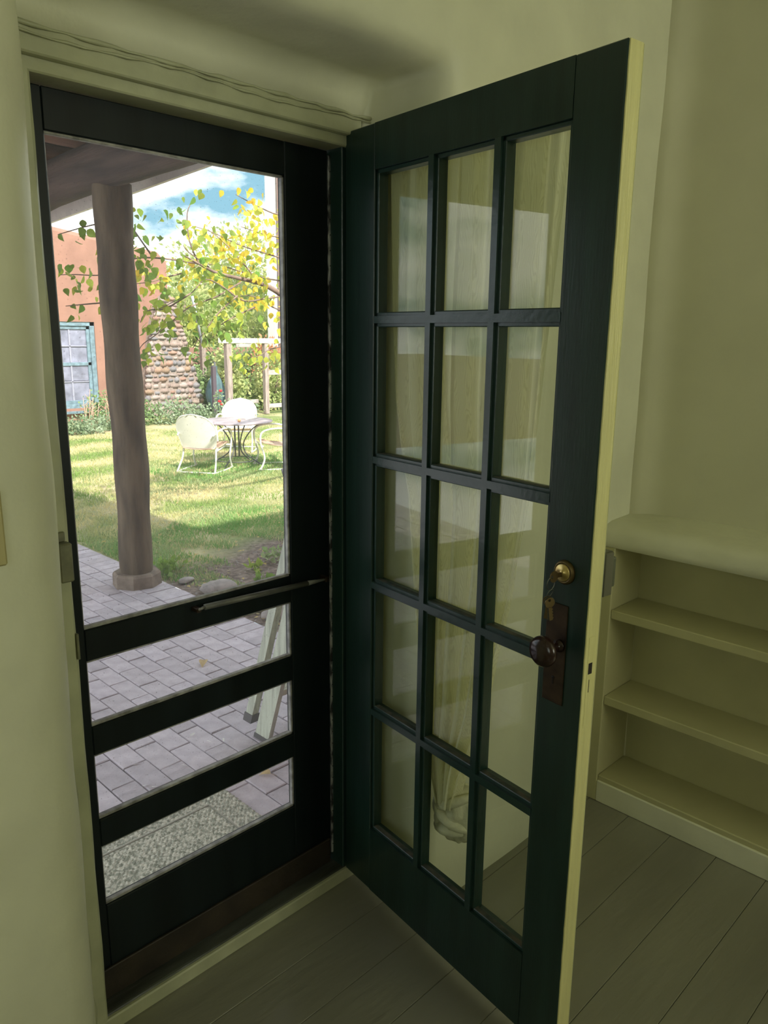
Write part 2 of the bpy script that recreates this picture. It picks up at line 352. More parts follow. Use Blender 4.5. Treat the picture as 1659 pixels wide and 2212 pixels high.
# frame of the doorway
t1 = MB().box((-.80, -.022, 2.022), (.034, .115, 2.068), .003)
rim = [(-.80 + .86 * i / 30, -.024 + .003 * math.sin(i * 2.1), 2.066 + .004 * hn(i * .3, 1, 1, 3)) for i in range(31)]
t1.tube(rim, [.0035 + .0015 * math.sin(i * 1.3) for i in range(31)], 6)
t1.tube([(x, y - .001, z - .011 - .004 * math.sin(i * .4)) for i, (x, y, z) in enumerate(rim)], [.0022 + .001 * math.sin(i * 1.9) for i in range(31)], 5)
o = t1.build('trim_1', cream_jamb); tag(o, 'cream header board with lumpy caulk over the doorway', 'door trim', kind='structure')
o = box('trim_2', (-.775, -.004, 1.998), (.034, .115, 2.024), cream_jamb, None, .003); tag(o, 'narrow cream stop under the header board', 'door trim', kind='structure')
jl = MB()
rows = []
for i in range(41):
    z = -.002 + 2.004 * i / 40; w1 = .0015 * hn(z * 3, 1, 2, 4)
    rows.append([(-.81, -.004 + w1, z), (-.752, -.004 + w1, z), (-.7465 + w1, .001, z), (-.7455 + w1, .012, z), (-.7455, .115, z), (-.81, .115, z)])
jl.grid(rows, False); jl.add([rows[0][i] for i in range(6)] + [rows[-1][i] for i in range(6)], [(0, 1, 2, 3, 4, 5), (11, 10, 9, 8, 7, 6)])
cau = [(-.781 + .003 * math.sin(i * 1.7), -.006, 2.0 * i / 40) for i in range(41)]
jl.tube(cau, [.004 + .0015 * math.sin(i * 2.3) for i in range(41)], 5)
o = jl.build('trim_3', cream_jamb); tag(o, 'cream left door jamb with chipped edge', 'door trim', kind='structure')
o = MB().box((-.006, .006, 0), (.034, .115, 2.0), .002).build('trim_4', green2); tag(o, 'dark right door jamb beside the hinges', 'door trim', kind='structure')
th = empty('trim_5'); tag(th, 'raised wooden threshold with cream painted riser', 'threshold', kind='structure')
MB().box((-.80, .010, -.04), (.035, .14, .0), .006).build('sill', sillm, th)
MB().box((-.80, .0, FL), (.06, .013, -.006), .003).build('riser', cream_jamb, th)
o = MB().box((-.80, .14, G - .05), (.035, .215, -.03), .004).build('step_edge', sillm, th)

# ================================================================ SCREEN DOOR (door_1)
d1 = empty('door_1', (-.01, .055, 0)); tag(d1, 'dark screen door with four screened openings in the doorway', 'screen door', kind='structure')
DX = .01; DY = -.055
def sdbox(name, a, b, m_, bev=.002):
    return MB().box((a[0] + DX, a[1] + DY, a[2]), (b[0] + DX, b[1] + DY, b[2]), bev).build(name, m_, d1)
XL, XR = -.707, -.1451
sdbox('stile', (-.742, .053, .006), (XL, .083, 1.995), black); sdbox('stile', (XR, .053, .006), (-.012, .083, 1.995), black)
ZS = [1.9198, .9317, .8603, .7046, .6356, .4737, .4045, .2483]
sdbox('top_rail', (XL, .053, ZS[0]), (XR, .083, 1.995), black)
sdbox('rail', (XL, .053, ZS[2]), (XR, .083, ZS[1]), black); sdbox('rail', (XL, .053, ZS[4]), (XR, .083, ZS[3]), black); sdbox('rail', (XL, .053, ZS[6]), (XR, .083, ZS[5]), black)
sdbox('bottom_rail', (XL, .053, .006), (XR, .083, ZS[7]), black)
sdbox('kick_board', (-.738, .045, .006), (-.02, .0535, .085), kick)
for zt, zb in ((ZS[0], ZS[1]), (ZS[2], ZS[3]), (ZS[4], ZS[5]), (ZS[6], ZS[7])):
    mb = MB(); y0, y1 = .066 + DY, .0665 + DY
    mb.box((XL + DX - .004, y0, zb - .004), (XR + DX + .004, y1, zt + .004)); mb.build('insect_screen', scr_m, d1)
    mb = MB()
    for a, b in (((XL, .058, zb), (XR, .070, zb + .007)), ((XL, .058, zt - .005), (XR, .070, zt)), ((XL, .058, zb), (XL + .003, .070, zt)), ((XR - .006, .058, zb), (XR, .070, zt))):
        mb.box((a[0] + DX, a[1] + DY, a[2]), (b[0] + DX, b[1] + DY, b[2]), .001)
    o = mb.build('screen_bead', bead, d1)
hs = MB().box((-.0115 + DX, .049 + DY, .03), (-.004 + DX, .0555 + DY, 1.985), .0008)
hs.build('hinge_strip', mat('scuffed_strip', (.42, .42, .40), .5, metal=.2, vscale=60, col2=(.03, .03, .03), ramp=(.42, .58), stretch=(1, 1, .4)), d1)
mb = MB()
for i in range(52): mb.tube([(-.0078 + DX, .0495 + DY, .06 + i * .037), (-.0078 + DX, .0478 + DY, .06 + i * .037)], .0014, 6)
o = mb.build('hinge_screws', dark, d1)
dc = empty('door_closer', (0, 0, 0), 0, d1)
T = lambda x, y, z: (x + DX, y + DY, z)
MB().tube([T(-.425, .030, .9215), T(-.11, .030, .9095)], .0072, 12).build('tube', steel.copy() if False else mat('grey_tube', (.13, .13, .11), .45, metal=.2, var=.2, vscale=30), dc)
MB().tube([T(-.11, .030, .9095), T(-.07, .030, .908), T(-.045, .030, .907)], [.0072, .004, .003], 10).tube([T(-.443, .030, .9185), T(-.425, .030, .9215)], .0035, 8).build('rod', mat('grey_rod', (.22, .22, .20), .4, metal=.4), dc)
MB().box(T(-.447, .028, .912), T(-.435, .0535, .922), .001).box(T(-.05, .024, .900), T(-.038, .0535, .914), .001).build('bracket', rust, dc)
mb = MB().box(T(-.741, .047, .895), T(-.736, .056, .955), .001); mb.build('strike_plate', rust, d1)

# lock keeper and strike on the left jamb
kp = empty('lock_keeper', (-.765, -.006, 1.12)); tag(kp, 'paint-covered rim lock keeper on the cream left jamb', 'lock keeper')
MB().box((-.014, -.024, -.047), (.013, .0, .032), .003).build('keeper_box', keeper_m, kp)
MB().box((-.010, -.006, .032), (.008, .001, .052), .002).build('mounting_tab', keeper_m, kp)
MB().lathe([(.0, -.002), (.003, -.0018), (.0035, 0)], 10, Matrix.Translation((-.002, -.006, .042)) @ Matrix.Rotation(PI / 2, 4, 'X')).build('screw', rust, kp)
o = MB().box((-.0025, -.006, -.028), (.0025, .010, .028), .001).build('strike_plate', keeper_m, None, (-.7475, -.003, .926)); tag(o, 'small strike plate on the left jamb below the lock keeper', 'strike plate')
o = MB().box((-.055, -.008, -.06), (.0, .0, .06), .003).build('wall_plate', plate_m, None, (-.952, -.2585, 1.26)); tag(o, 'beige wall plate at the left edge beside the doorway', 'wall plate')

# ================================================================ FRENCH DOOR (door_2)
ANG = math.atan2(-.99213098, -.12520428)
fd = empty('door_2', (0, 0, 0), ANG); tag(fd, 'dark green fifteen-pane glazed door standing open into the room', 'glazed door', kind='structure')
DW, TH, Z0 = .7963, .041, .0
u = [.117, .3154, .5102, .6888]; g = [1.930, 1.5915, 1.2494, .9188, .5584, .1971]
MB().box((0, 0, Z0), (u[0], TH, 2.03), .002).build('stile', green, fd)
MB().box((u[3], 0, Z0), (DW - .0015, TH, 2.03), .002).build('stile', green, fd)
MB().box((u[0], 0, g[0]), (u[3], TH, 2.03)).build('top_rail', green, fd)
MB().box((u[0], 0, Z0), (u[3], TH, g[5])).build('bottom_rail', green, fd)
eb = MB(); rows = []
for i in range(61):
    z = Z0 + .001 + 2.028 * i / 60; j = .0012 * hn(z * 9, 2, 3, 1)
    rows.append([(DW - .0017, .0025 + j, z), (DW + .0008, .003 + j, z), (DW + .0008, TH - .002, z), (DW - .0017, TH - .0004, z)])
eb.grid(rows, False); eb.add(rows[0] + rows[-1], [(0, 1, 2, 3), (7, 6, 5, 4)])
o = eb.build('painted_edge', edge_yellow, fd); o['label'] = 'yellow cream painted lock edge'
MB().box((.0, TH, Z0 + .002), (DW, TH + .0012, g[5] - .01)).box((.0, TH, g[0] + .01), (DW, TH + .0012, 2.028)).box((0, TH, g[5] - .01), (u[0] - .008, TH + .0012, g[0] + .01)).box((u[3] + .008, TH, g[5] - .01), (DW, TH + .0012, g[0] + .01)).build('room_side_paint', cream, fd)
hw = .0085; sw = .017
for i in (1, 2):
    MB().box((u[i] - hw, .0, g[5]), (u[i] + hw, TH, g[0])).box((u[i] - sw, .007, g[5]), (u[i] + sw, TH - .006, g[0]), .0015).build('muntin', green2, fd)
for i in range(1, 5):
    for c in range(3):
        a, b = u[c] + (hw if c else 0), u[c + 1] - (hw if c < 2 else 0)
        o = MB().box((a, .0, g[i] - hw), (b, TH, g[i] + hw)).box((a, .007, g[i] - sw), (b, TH - .006, g[i] + sw), .0015).build('muntin', green2, fd)
lip = MB(); led = MB()
for a, b in (((u[0], .007, g[5]), (u[0] + .009, TH - .006, g[0])), ((u[3] - .009, .007, g[5]), (u[3], TH - .006, g[0])), ((u[0], .007, g[0] - .009), (u[3], TH - .006, g[0])), ((u[0], .007, g[5]), (u[3], TH - .006, g[5] + .009))):
    lip.box(a, b, .0015)
lip.build('moulding', green2, fd)
for r in range(1, 6):
    for c in range(3):
        a = u[c] + (sw if c else .009); b = u[c + 1] - (sw if c < 2 else .009); zz = g[r] + (sw if r < 5 else .009)
        led.box((a, .0085, zz - .0005), (b, .0215, zz + .0006))
led.build('dusty_ledge', dusty, fd)
for r in range(5):
    for c in range(3):
        a = u[c] + (hw if c else 0) + .002; b = u[c + 1] - (hw if c < 2 else 0) - .002
        zt = g[r] - (hw if r else 0) - .002; zb = g[r + 1] + (hw if r < 4 else 0) + .002
        box('pane', (a, .0225, zb), (b, .0245, zt), glass_m, fd)
# hardware (visible side is y = 0, towards -y)
RX = Matrix.Rotation(PI / 2, 4, 'X')
kpl = MB().box((.7015, -.0028, .834), (.7535, 0, 1.045), .0012); kpl.build('lock_plate', rust, fd)
kh = MB()
kh.tube([(.7275, -.0036, .8885), (.7275, -.0022, .8885)], .0035, 12).box((.7258, -.0036, .8745), (.7292, -.0022, .888))
o = kh.build('keyhole', dark, fd)
mb = MB().lathe([(0, 0), (.013, 0), (.013, .005), (.009, .008), (.0075, .012), (.0075, .03), (.011, .034), (.0215, .037), (.0295, .043), (.0315, .050), (.030, .056), (.024, .062), (.013, .0655), (0, .067)], 32, Matrix.Translation((.7385, -.002, .960)) @ RX)
mb.build('doorknob', knobm, fd)
cy = MB().lathe([(.0245, 0), (.0245, .003), (.022, .007), (.0185, .0085), (.0178, .006)], 32, Matrix.Translation((.7385, 0, 1.1115)) @ RX).build('lock_cylinder', brass_d, fd)
MB().lathe([(.0178, 0), (.0176, .0088), (.016, .0098), (.006, .0100), (.0055, .0112), (0, .0112)], 32, Matrix.Translation((.7385, 0, 1.1115)) @ RX).build('plug_face', brass, cy)
fp = MB().box((DW + .0006, .012, .800), (DW + .0016, .030, .992), .0003).build('mortise_plate', edge_yellow, fd)
MB().box((DW + .0012, .0145, .915), (DW + .0022, .0255, .938)).box((DW + .0012, .0185, .876), (DW + .002, .0200, .903)).build('latch_hole', dark, fp)
rl = empty('rim_lock', (0, 0, 0), 0, fd)
MB().box((.712, TH, 1.066), (DW + .001, TH + .030, 1.156), .003).build('lock_case', steel, rl)
MB().box((.735, TH + .012, 1.080), (DW - .002, TH + .044, 1.142), .004).build('lock_body', mat('dark_steel', (.12, .13, .09), .45, metal=.6, var=.2, vscale=30), rl)
MB().box((DW - .001, TH + .003, 1.068), (DW + .0030, TH + .027, 1.154), .001).build('lock_flange', mat('bright_steel', (.20, .20, .155), .35, metal=.7), rl)
# butt hinges of the door at its far edge
for z in (.2, 1.0, 1.8):
    MB().tube([(-.004, TH + .002, z - .045), (-.004, TH + .002, z + .045)], .006, 10).build('hinge', rust, fd)

# keys hanging in the cylinder
ks = empty('key_ring'); ks.parent = None; ks.rotation_euler = (0, 0, ANG)
Lw = Matrix.Rotation(ANG, 4, 'Z') @ Vector((.7385, -.011, 1.108)); ks.location = Lw
tag(ks, 'bunch of dull keys hanging from the brass lock cylinder', 'keys')
def keymesh(L=.03, r=.0105):
    mb = MB(); n = 16
    ring = [(r * math.cos(2 * PI * i / n), 0, r * math.sin(2 * PI * i / n)) for i in range(n)]
    vs = [(x, -.001, z) for x, _, z in ring] + [(x, .001, z) for x, _, z in ring] + [(x * .28, -.001, z * .28 + r * .5) for x, _, z in ring] + [(x * .28, .001, z * .28 + r * .5) for x, _, z in ring]
    fs = []
    for i in range(n):
        j = (i + 1) % n
        fs += [(i, j, n + j, n + i), (i, 2 * n + i, 2 * n + j, j), (n + i, n + j, 3 * n + j, 3 * n + i), (2 * n + i, 3 * n + i, 3 * n + j, 2 * n + j)]
    mb.add(vs, fs)
    mb.box((-.0035, -.001, -r - L), (.0035, .001, -r + .002))
    for i in range(4): mb.box((.003, -.001, -r - L + .003 + i * .006), (.0052, .001, -r - L + .006 + i * .006))
    return mb
k1 = keymesh(.018, .0115); o = k1.build('key', brass_d, ks); o.rotation_euler = (PI / 2, PI / 2, 0); o.location = (0, -.022, 0)
o.rotation_euler = Matrix(((0, -1, 0), (0, 0, -1), (1, 0, 0))).to_euler(); o.location = (0, -.022, 0)
MB().tube([(0, -.03 + .011 * math.sin(2 * PI * i / 20), -.012 + .012 * math.cos(2 * PI * i / 20)) for i in range(21)], .0009, 6, False).build('ring', steel, ks)
MB().tube([(.004 * math.cos(2 * PI * i / 20), -.03 + .007 * math.sin(2 * PI * i / 20), -.031 + .009 * math.cos(2 * PI * i / 20)) for i in range(21)], .0009, 6, False).build('ring', steel, ks)
for j, (dx, ry, mm) in enumerate(((-.003, .10, brass_d), (.002, -.05, steel), (.005, -.16, brass_d))):
    o = keymesh(.026, .0105).build('key', mm, ks); o.location = (dx, -.030 - .003 * j, -.048); o.rotation_euler = (0, ry, .5 + .4 * j)

# curtain gathered and knotted on the room side of the door
cu = empty('curtain', (0, 0, 0), ANG); tag(cu, 'sheer cream curtain knotted near the bottom behind the glazed door', 'curtain')
def lerp(tab, z):
    for (z0, v0), (z1, v1) in zip(tab, tab[1:]):
        if z <= z0 and z >= z1: return v0 + (v1 - v0) * (z0 - z) / (z0 - z1)
    return tab[-1][1] if z < tab[-1][0] else tab[0][1]
tL = [(2.0, .085), (1.6, .095), (1.4, .115), (1.25, .15), (1.17, .178), (.91, .218), (.7, .255), (.5, .292), (.43, .318), (.39, .335)]
tR = [(2.0, .645), (1.914, .638), (1.49, .612), (1.212, .595), (.986, .558), (.805, .512), (.664, .483), (.55, .440), (.5, .422), (.43, .402), (.39, .392)]
rows = []; nz, nx = 90, 130
for i in range(nz + 1):
    z = 1.985 - (1.985 - .385) * i / nz; a, b = lerp(tL, z), lerp(tR, z); amp = .018 * (1 + .3 * math.sin(z * 3))
    rows.append([(a + (b - a) * (j / nx) + .004 * math.sin(j * .9 + z), .062 + amp * math.sin(2 * PI * 7 * (j / nx) ** .85 + 1.0 * math.sin(z * 1.5 + j * .03)) + .005 * math.sin(2 * PI * 3.3 * j / nx + z * 1.2), z) for j in range(nx + 1)])
MB().grid(rows).build('cloth', cur_m, cu)
rows = []
for i in range(34):
    a = i / 33; th_ = PI * a; z = .345 + .078 * math.cos(th_)
    rr = .010 + .060 * math.sin(th_) ** .8
    rows.append([(.366 + rr * (1 + .07 * math.sin(8 * w + 9 * a) + .05 * math.sin(13 * w - 16 * a)) * math.cos(w), .100 + .75 * rr * (1 + .09 * math.sin(8 * w + 9 * a) + .05 * math.sin(15 * w - 20 * a)) * math.sin(w), z + .012 * math.cos(w + .5) * math.sin(th_)) for w in [2 * PI * j / 72 for j in range(73)]])
cur_k = mat('knotted_cloth', (.70, .68, .46), .85, trans=.2, bump=.5, bscale=60, var=.08, vscale=30)
MB().grid(rows).build('knot', cur_k, cu)
for q, (z0, tilt) in enumerate(((.385, .035), (.350, -.02), (.312, .012))):
    bnd = [(.366 + (.060 - .006 * abs(q - 1)) * math.cos(w), .100 - (.050 - .004 * abs(q - 1)) * math.sin(w), z0 + tilt * math.cos(w)) for w in [-.2 + (PI + .4) * i / 20 for i in range(21)]]
    MB().tube(bnd, [.006 + .009 * math.sin(PI * i / 20) for i in range(21)], 12).build('knot_fold', cur_k, cu)
MB().tube([(.07, .06, 1.985), (.67, .06, 1.985)], .005, 10).build('curtain_rod', brass_d, cu)

# ================================================================ BUILT-IN SHELVES
bk = empty('bookcase', (.908, -.264, FL)); tag(bk, 'built-in cream painted bookcase with three shelves along the right wall', 'bookcase')
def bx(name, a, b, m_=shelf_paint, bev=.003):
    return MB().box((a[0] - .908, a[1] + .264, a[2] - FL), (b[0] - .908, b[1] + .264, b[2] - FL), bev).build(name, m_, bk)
YE = -3.0
# rounded plaster top
rows = []
prof = [(1.118, .972), (1.07, .966), (1.0, .960), (.96, .957), (.935, .951), (.918, .941), (.909, .926), (.906, .905), (.907, .8835), (.93, .8826), (1.118, .8826)]
for j in range(50):
    yy = -.262 + (YE + .262) * j / 49
    rows.append([(x - .908 + (.003 * hn(yy * 3, x * 9, 1, 4) if k < 8 else 0), yy + .264, z - FL + (.004 * hn(yy * 2, x * 6, 1.2, 6) if k < 8 else 0) + (.008 * (-yy - .264) if k < 8 else 0)) for k, (x, z) in enumerate(prof)])
MB().grid(rows).build('top', plaster_b, bk)
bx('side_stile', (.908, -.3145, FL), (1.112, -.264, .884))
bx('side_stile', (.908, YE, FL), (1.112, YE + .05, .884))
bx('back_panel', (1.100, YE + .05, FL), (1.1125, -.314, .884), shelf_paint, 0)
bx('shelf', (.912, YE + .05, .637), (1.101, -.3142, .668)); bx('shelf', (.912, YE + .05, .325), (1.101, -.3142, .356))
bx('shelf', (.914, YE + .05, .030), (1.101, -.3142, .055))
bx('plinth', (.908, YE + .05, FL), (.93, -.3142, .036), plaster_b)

# ================================================================ OUTSIDE: PAVING, LAWN, SOIL
def inview(x, y, mg=.25):
    dx, dy = x + 1.358, y + 1.489
    r_ = dx / dy
    return y > .2 and r_ > .39 - mg / dy and r_ < .80 + mg / dy
pv = empty('walkway'); tag(pv, 'lilac grey clay paver walkway under the porch', 'walkway', kind='structure')
box('sand_bed', (-2.2, .2, G - .08), (1.186, 9.5, G - .010), sand_m, pv)
pm = []
for i in range(5):
    w, l, h = .0955, .2045, .04
    mb = MB(); bm = bmesh.new(); bmesh.ops.create_cube(bm, size=1)
    for v in bm.verts: v.co = Vector((v.co.x * w, v.co.y * l, v.co.z * h - h / 2))
    bmesh.ops.bevel(bm, geom=[e for e in bm.edges if all(v.co.z > -.001 for v in e.verts)], offset=.003, segments=1, affect='EDGES')
    for v in bm.verts:
        if v.co.z > -.01: v.co += Vector((R.uniform(-.001, .001), R.uniform(-.0015, .0015), R.uniform(-.0008, .0008)))
    me = bpy.data.meshes.new('paver'); bm.to_mesh(me); bm.free(); me.materials.append(paver_m); pm.append(me)
rest = MB(); cnt = 0
def put_paver(x, y, cross=False, short=False):
    global cnt
    z = G + R.uniform(-.0025, .0015)
    if inview(x, y) and y < 6 and cnt < 290:
        o = link('paver', R.choice(pm), pv); o.location = (x, y, z); o.rotation_euler = (R.uniform(-.004, .004), R.uniform(-.006, .006), (PI / 2 if cross else 0) + R.uniform(-.006, .006) + (PI if R.random() < .5 else 0))
        if short: o.scale = (1, .5, 1)
        cnt += 1
    else:
        l = .1 if short else .2045
        a, b = (l / 2, .0475) if cross else (.0475, l / 2)
        rest.box((x - a, y - b, z - .04), (x + a, y + b, z))
for c in range(-31, 9):
    x = .066 + .101 * c + .0505; off = 0 if c % 2 == 0 else .105
    yy = .94 + .105 - off
    if off: put_paver(x, .94 + .0525, short=True); yy = .94 + .21
    n = 0
    while yy < 9.4:
        put_paver(x, yy); yy += .21
    yy = .94 - .105 + (0.0525 if off else 0) - (0.0525 if off else 0)
    yy = .94 - .105
    if off: put_paver(x, .94 - .0525, short=True); yy = .94 - .21
    while yy > .28: put_paver(x, yy); yy -= .21
yy = .26
while yy < 9.45: put_paver(1.0805, yy, True); yy += .0998
o = rest.build('more_pavers', paver_m, pv); o['kind'] = 'stuff'

lawn_rows = []
for i in range(60):
    y_ = .2 + 29.8 * (i / 59) ** 1.5
    lawn_rows.append([(1.187 + 22 * (j / 59) ** 1.7, y_, G - .006 + (.012 * hn((j / 59) * 22, y_, .8, 3) if j else 0)) for j in range(60)])
lawn_rows = [list(reversed(r)) for r in lawn_rows]
gnd = empty('ground'); tag(gnd, 'lawn and bare soil of the courtyard', 'ground', kind='structure')
LM = bpy.data.materials.new('lawn_soil'); LM.use_nodes = True; t = LM.node_tree; b = t.nodes['Principled BSDF']; b.inputs['Roughness'].default_value = .95
tcn = N(t, 'ShaderNodeTexCoord'); sp = N(t, 'ShaderNodeSeparateXYZ'); t.links.new(tcn.outputs['Object'], sp.inputs[0])
n1 = N(t, 'ShaderNodeTexNoise'); n1.inputs['Scale'].default_value = 1.1; n1.inputs['Detail'].default_value = 6; t.links.new(tcn.outputs['Object'], n1.inputs['Vector'])
r1 = N(t, 'ShaderNodeValToRGB'); r1.color_ramp.elements[0].position = .42; r1.color_ramp.elements[1].position = .6
r1.color_ramp.elements[0].color = (.20, .26, .08, 1); r1.color_ramp.elements[1].color = (.55, .47, .27, 1); t.links.new(n1.outputs['Fac'], r1.inputs[0])
n2 = N(t, 'ShaderNodeTexNoise'); n2.inputs['Scale'].default_value = 26; n2.inputs['Detail'].default_value = 6; t.links.new(tcn.outputs['Object'], n2.inputs['Vector'])
r2 = N(t, 'ShaderNodeValToRGB'); r2.color_ramp.elements[0].position = .35; r2.color_ramp.elements[1].position = .7
r2.color_ramp.elements[0].color = (.10, .07, .055, 1); r2.color_ramp.elements[1].color = (.30, .23, .19, 1); t.links.new(n2.outputs['Fac'], r2.inputs[0])
# soil lies nearest the house: y below about 3.2
ms = N(t, 'ShaderNodeMath', operation='MULTIPLY_ADD'); ms.inputs[1].default_value = 1.6; t.links.new(n1.outputs['Fac'], ms.inputs[0]); t.links.new(sp.outputs['Y'], ms.inputs[2])
mm = N(t, 'ShaderNodeMapRange'); mm.inputs['From Min'].default_value = 4.0; mm.inputs['From Max'].default_value = 4.5; t.links.new(ms.outputs[0], mm.inputs['Value'])
mc = N(t, 'ShaderNodeMix', data_type='RGBA'); t.links.new(mm.outputs[0], mc.inputs[0]); t.links.new(r2.outputs[0], mc.inputs[6]); t.links.new(r1.outputs[0], mc.inputs[7]); t.links.new(mc.outputs[2], b.inputs['Base Color'])
bp_ = N(t, 'ShaderNodeBump'); bp_.inputs['Strength'].default_value = .9; bp_.inputs['Distance'].default_value = .03; t.links.new(n2.outputs['Fac'], bp_.inputs['Height']); t.links.new(bp_.outputs[0], b.inputs['Normal'])
MB().grid(lawn_rows).build('lawn_surface', LM, gnd)
box('far_ground', (-40, 9.3, G - .2), (1.2, 60, G - .012), soil_m, gnd); box('far_ground', (1.2, 29.9, G - .2), (60, 60, G - .012), soil_m, gnd); box('far_ground', (23, -1, G - .2), (60, 30, G - .012), soil_m, gnd)

def blades(n, region, hmin, hmax, name, m_, seed, keep=None, spread=.5):
    rs = np.random.RandomState(seed); V = []; 
    x0, x1, y0, y1 = region
    dy = y0 + (y1 - y0) * rs.rand(n * 3) ** 1.25; lo = .38 * (dy + 1.489) - 1.358 - .35; hi = .82 * (dy + 1.489) - 1.358 + .6
    x = lo + (hi - lo) * rs.rand(n * 3)
    ok = (x > max(x0, 1.2)) & (x < x1)
    dens = np.sin(x * 2.1 + 1) * np.cos(dy * 1.7) + .6 * np.sin(x * 5.3 + dy * 4.1) + .5 * np.sin(x * 11 - dy * 9)
    soilm = dy + .35 * np.sin(x * 5.1) + .25 * np.sin(x * 13 + dy * 7) + .2 * dens + .55 * (rs.rand(n * 3) - .5)
    ok &= soilm > (3.55 - .35 * (x < 1.55)) 
    if keep is not None: ok &= keep(x, dy, dens, rs)
    x, y = x[ok][:n], dy[ok][:n]; n = len(x)
    h = hmin + (hmax - hmin) * rs.rand(n) * np.clip((y - 2.6), .35, 1); w = .0022 + .0012 * rs.rand(n) + .0004 * (y - 2)
    a = rs.rand(n) * 2 * PI; l = (rs.rand(n, 2) - .5) * 2 * spread * h[:, None] * 1.3
    c, s = np.cos(a) * w, np.sin(a) * w; z = np.full(n, G - .01)
    v0 = np.stack([x - c, y - s, z], 1); v1 = np.stack([x + c, y + s, z], 1); v2 = np.stack([x + l[:, 0] * .4 + c * .8, y + l[:, 1] * .4 + s * .8, z + h * .6], 1)
    v3 = np.stack([x + l[:, 0] * .4 - c * .8, y + l[:, 1] * .4 - s * .8, z + h * .6], 1); v4 = np.stack([x + l[:, 0], y + l[:, 1], z + h], 1)
    V = np.stack([v0, v1, v2, v3, v4], 1).reshape(-1, 3)
    b = np.arange(n) * 5
    quads = np.stack([b, b + 1, b + 2, b + 3], 1); tris = np.stack([b + 3, b + 2, b + 4], 1)
    me = bpy.data.meshes.new(name); me.vertices.add(len(V)); me.vertices.foreach_set('co', V.ravel())
    me.loops.add(n * 7); me.polygons.add(n * 2)
    loops = np.concatenate([quads, tris], 1).ravel(); me.loops.foreach_set('vertex_index', loops)
    st = np.stack([np.arange(n) * 7, np.arange(n) * 7 + 4], 1).ravel(); me.polygons.foreach_set('loop_start', st)
    me.update(calc_edges=True); me.validate(); me.materials.append(m_)
    o = link(name, me); return o
o = blades(52000, (1.2, 9, 2.6, 11), .015, .045, 'grass', blade_m, 1); tag(o, 'short patchy green and straw lawn grass', 'grass', kind='stuff')
o = blades(26000, (1.2, 9, 2.7, 7.4), .015, .055, 'grass', blade_g, 2, lambda x, y, d, rs: (y < 4.6 + .3 * np.sin(x * 3)) | ((x > 3.2) & (abs(y - 6.7) < .7))); tag(o, 'fresh green grass in the shade and under the garden table', 'grass', kind='stuff')

# generic leaf mesh (folded ovate blade, 8 faces)
def leafmesh(name, m_, s=1.0, fold=.25, curl=.2):
    pr = [(0, 0), (.30, .12), (.42, .35), (.33, .62), (.14, .88), (0, 1.08)]
    vs = []; 
    for xx, yy in pr: vs.append((0, yy * s, -curl * s * yy * yy))
    for sg in (-1, 1):
        for xx, yy in pr[1:5]: vs.append((sg * xx * s, yy * s + .02 * s, fold * xx * s - curl * s * yy * yy))
    fs = [(0, 1, 6), (1, 2, 7, 6), (2, 3, 8, 7), (3, 4, 9, 8), (4, 5, 9), (0, 10, 1), (1, 10, 11, 2), (2, 11, 12, 3), (3, 12, 13, 4), (4, 13, 5)]
    me = bpy.data.meshes.new(name); me.from_pydata(vs, [], fs); me.materials.append(m_); me.polygons.foreach_set('use_smooth', [True] * len(fs)); me.update(); return me, vs, fs

def foliage(name, pts, size, m_, parent, seed, droop=.4):   # many simple leaves in one mesh
    rs = np.random.RandomState(seed); P = np.array(pts); n = len(P)
    d = rs.normal(size=(n, 3)); d[:, 2] -= droop; d /= np.linalg.norm(d, axis=1)[:, None]
    r = rs.normal(size=(n, 3)); sd = np.cross(d, r); sd /= np.linalg.norm(sd, axis=1)[:, None]
    s = (size * (.6 + .8 * rs.rand(n)))[:, None]
    V = np.stack([P, P + d * s * .45 + sd * s * .33, P + d * s, P + d * s * .45 - sd * s * .33], 1).reshape(-1, 3)
    me = bpy.data.meshes.new(name); b = np.arange(n) * 4
    me.vertices.add(len(V)); me.vertices.foreach_set('co', V.ravel()); me.loops.add(n * 4); me.polygons.add(n)
    me.loops.foreach_set('vertex_index', np.stack([b, b + 1, b + 2, b + 3], 1).ravel()); me.polygons.foreach_set('loop_start', b)
    me.update(calc_edges=True); me.materials.append(m_)
    return link(name, me, parent)
def blob(cs, n, seed):   # points in the shells of several ellipsoids (cx,cy,cz,rx,ry,rz)
    rs = np.random.RandomState(seed); out = []
    for (cx, cy, cz, rx, ry, rz) in cs:
        d = rs.normal(size=(n, 3)); d /= np.linalg.norm(d, axis=1)[:, None]; rr = rs.rand(n, 1) ** .45
        out.append(d * rr * (1 + .18 * np.sin(d[:, :1] * 7 + d[:, 1:2] * 5 + seed)) * np.array([rx, ry, rz]) + np.array([cx, cy, cz]))
    return np.concatenate(out)

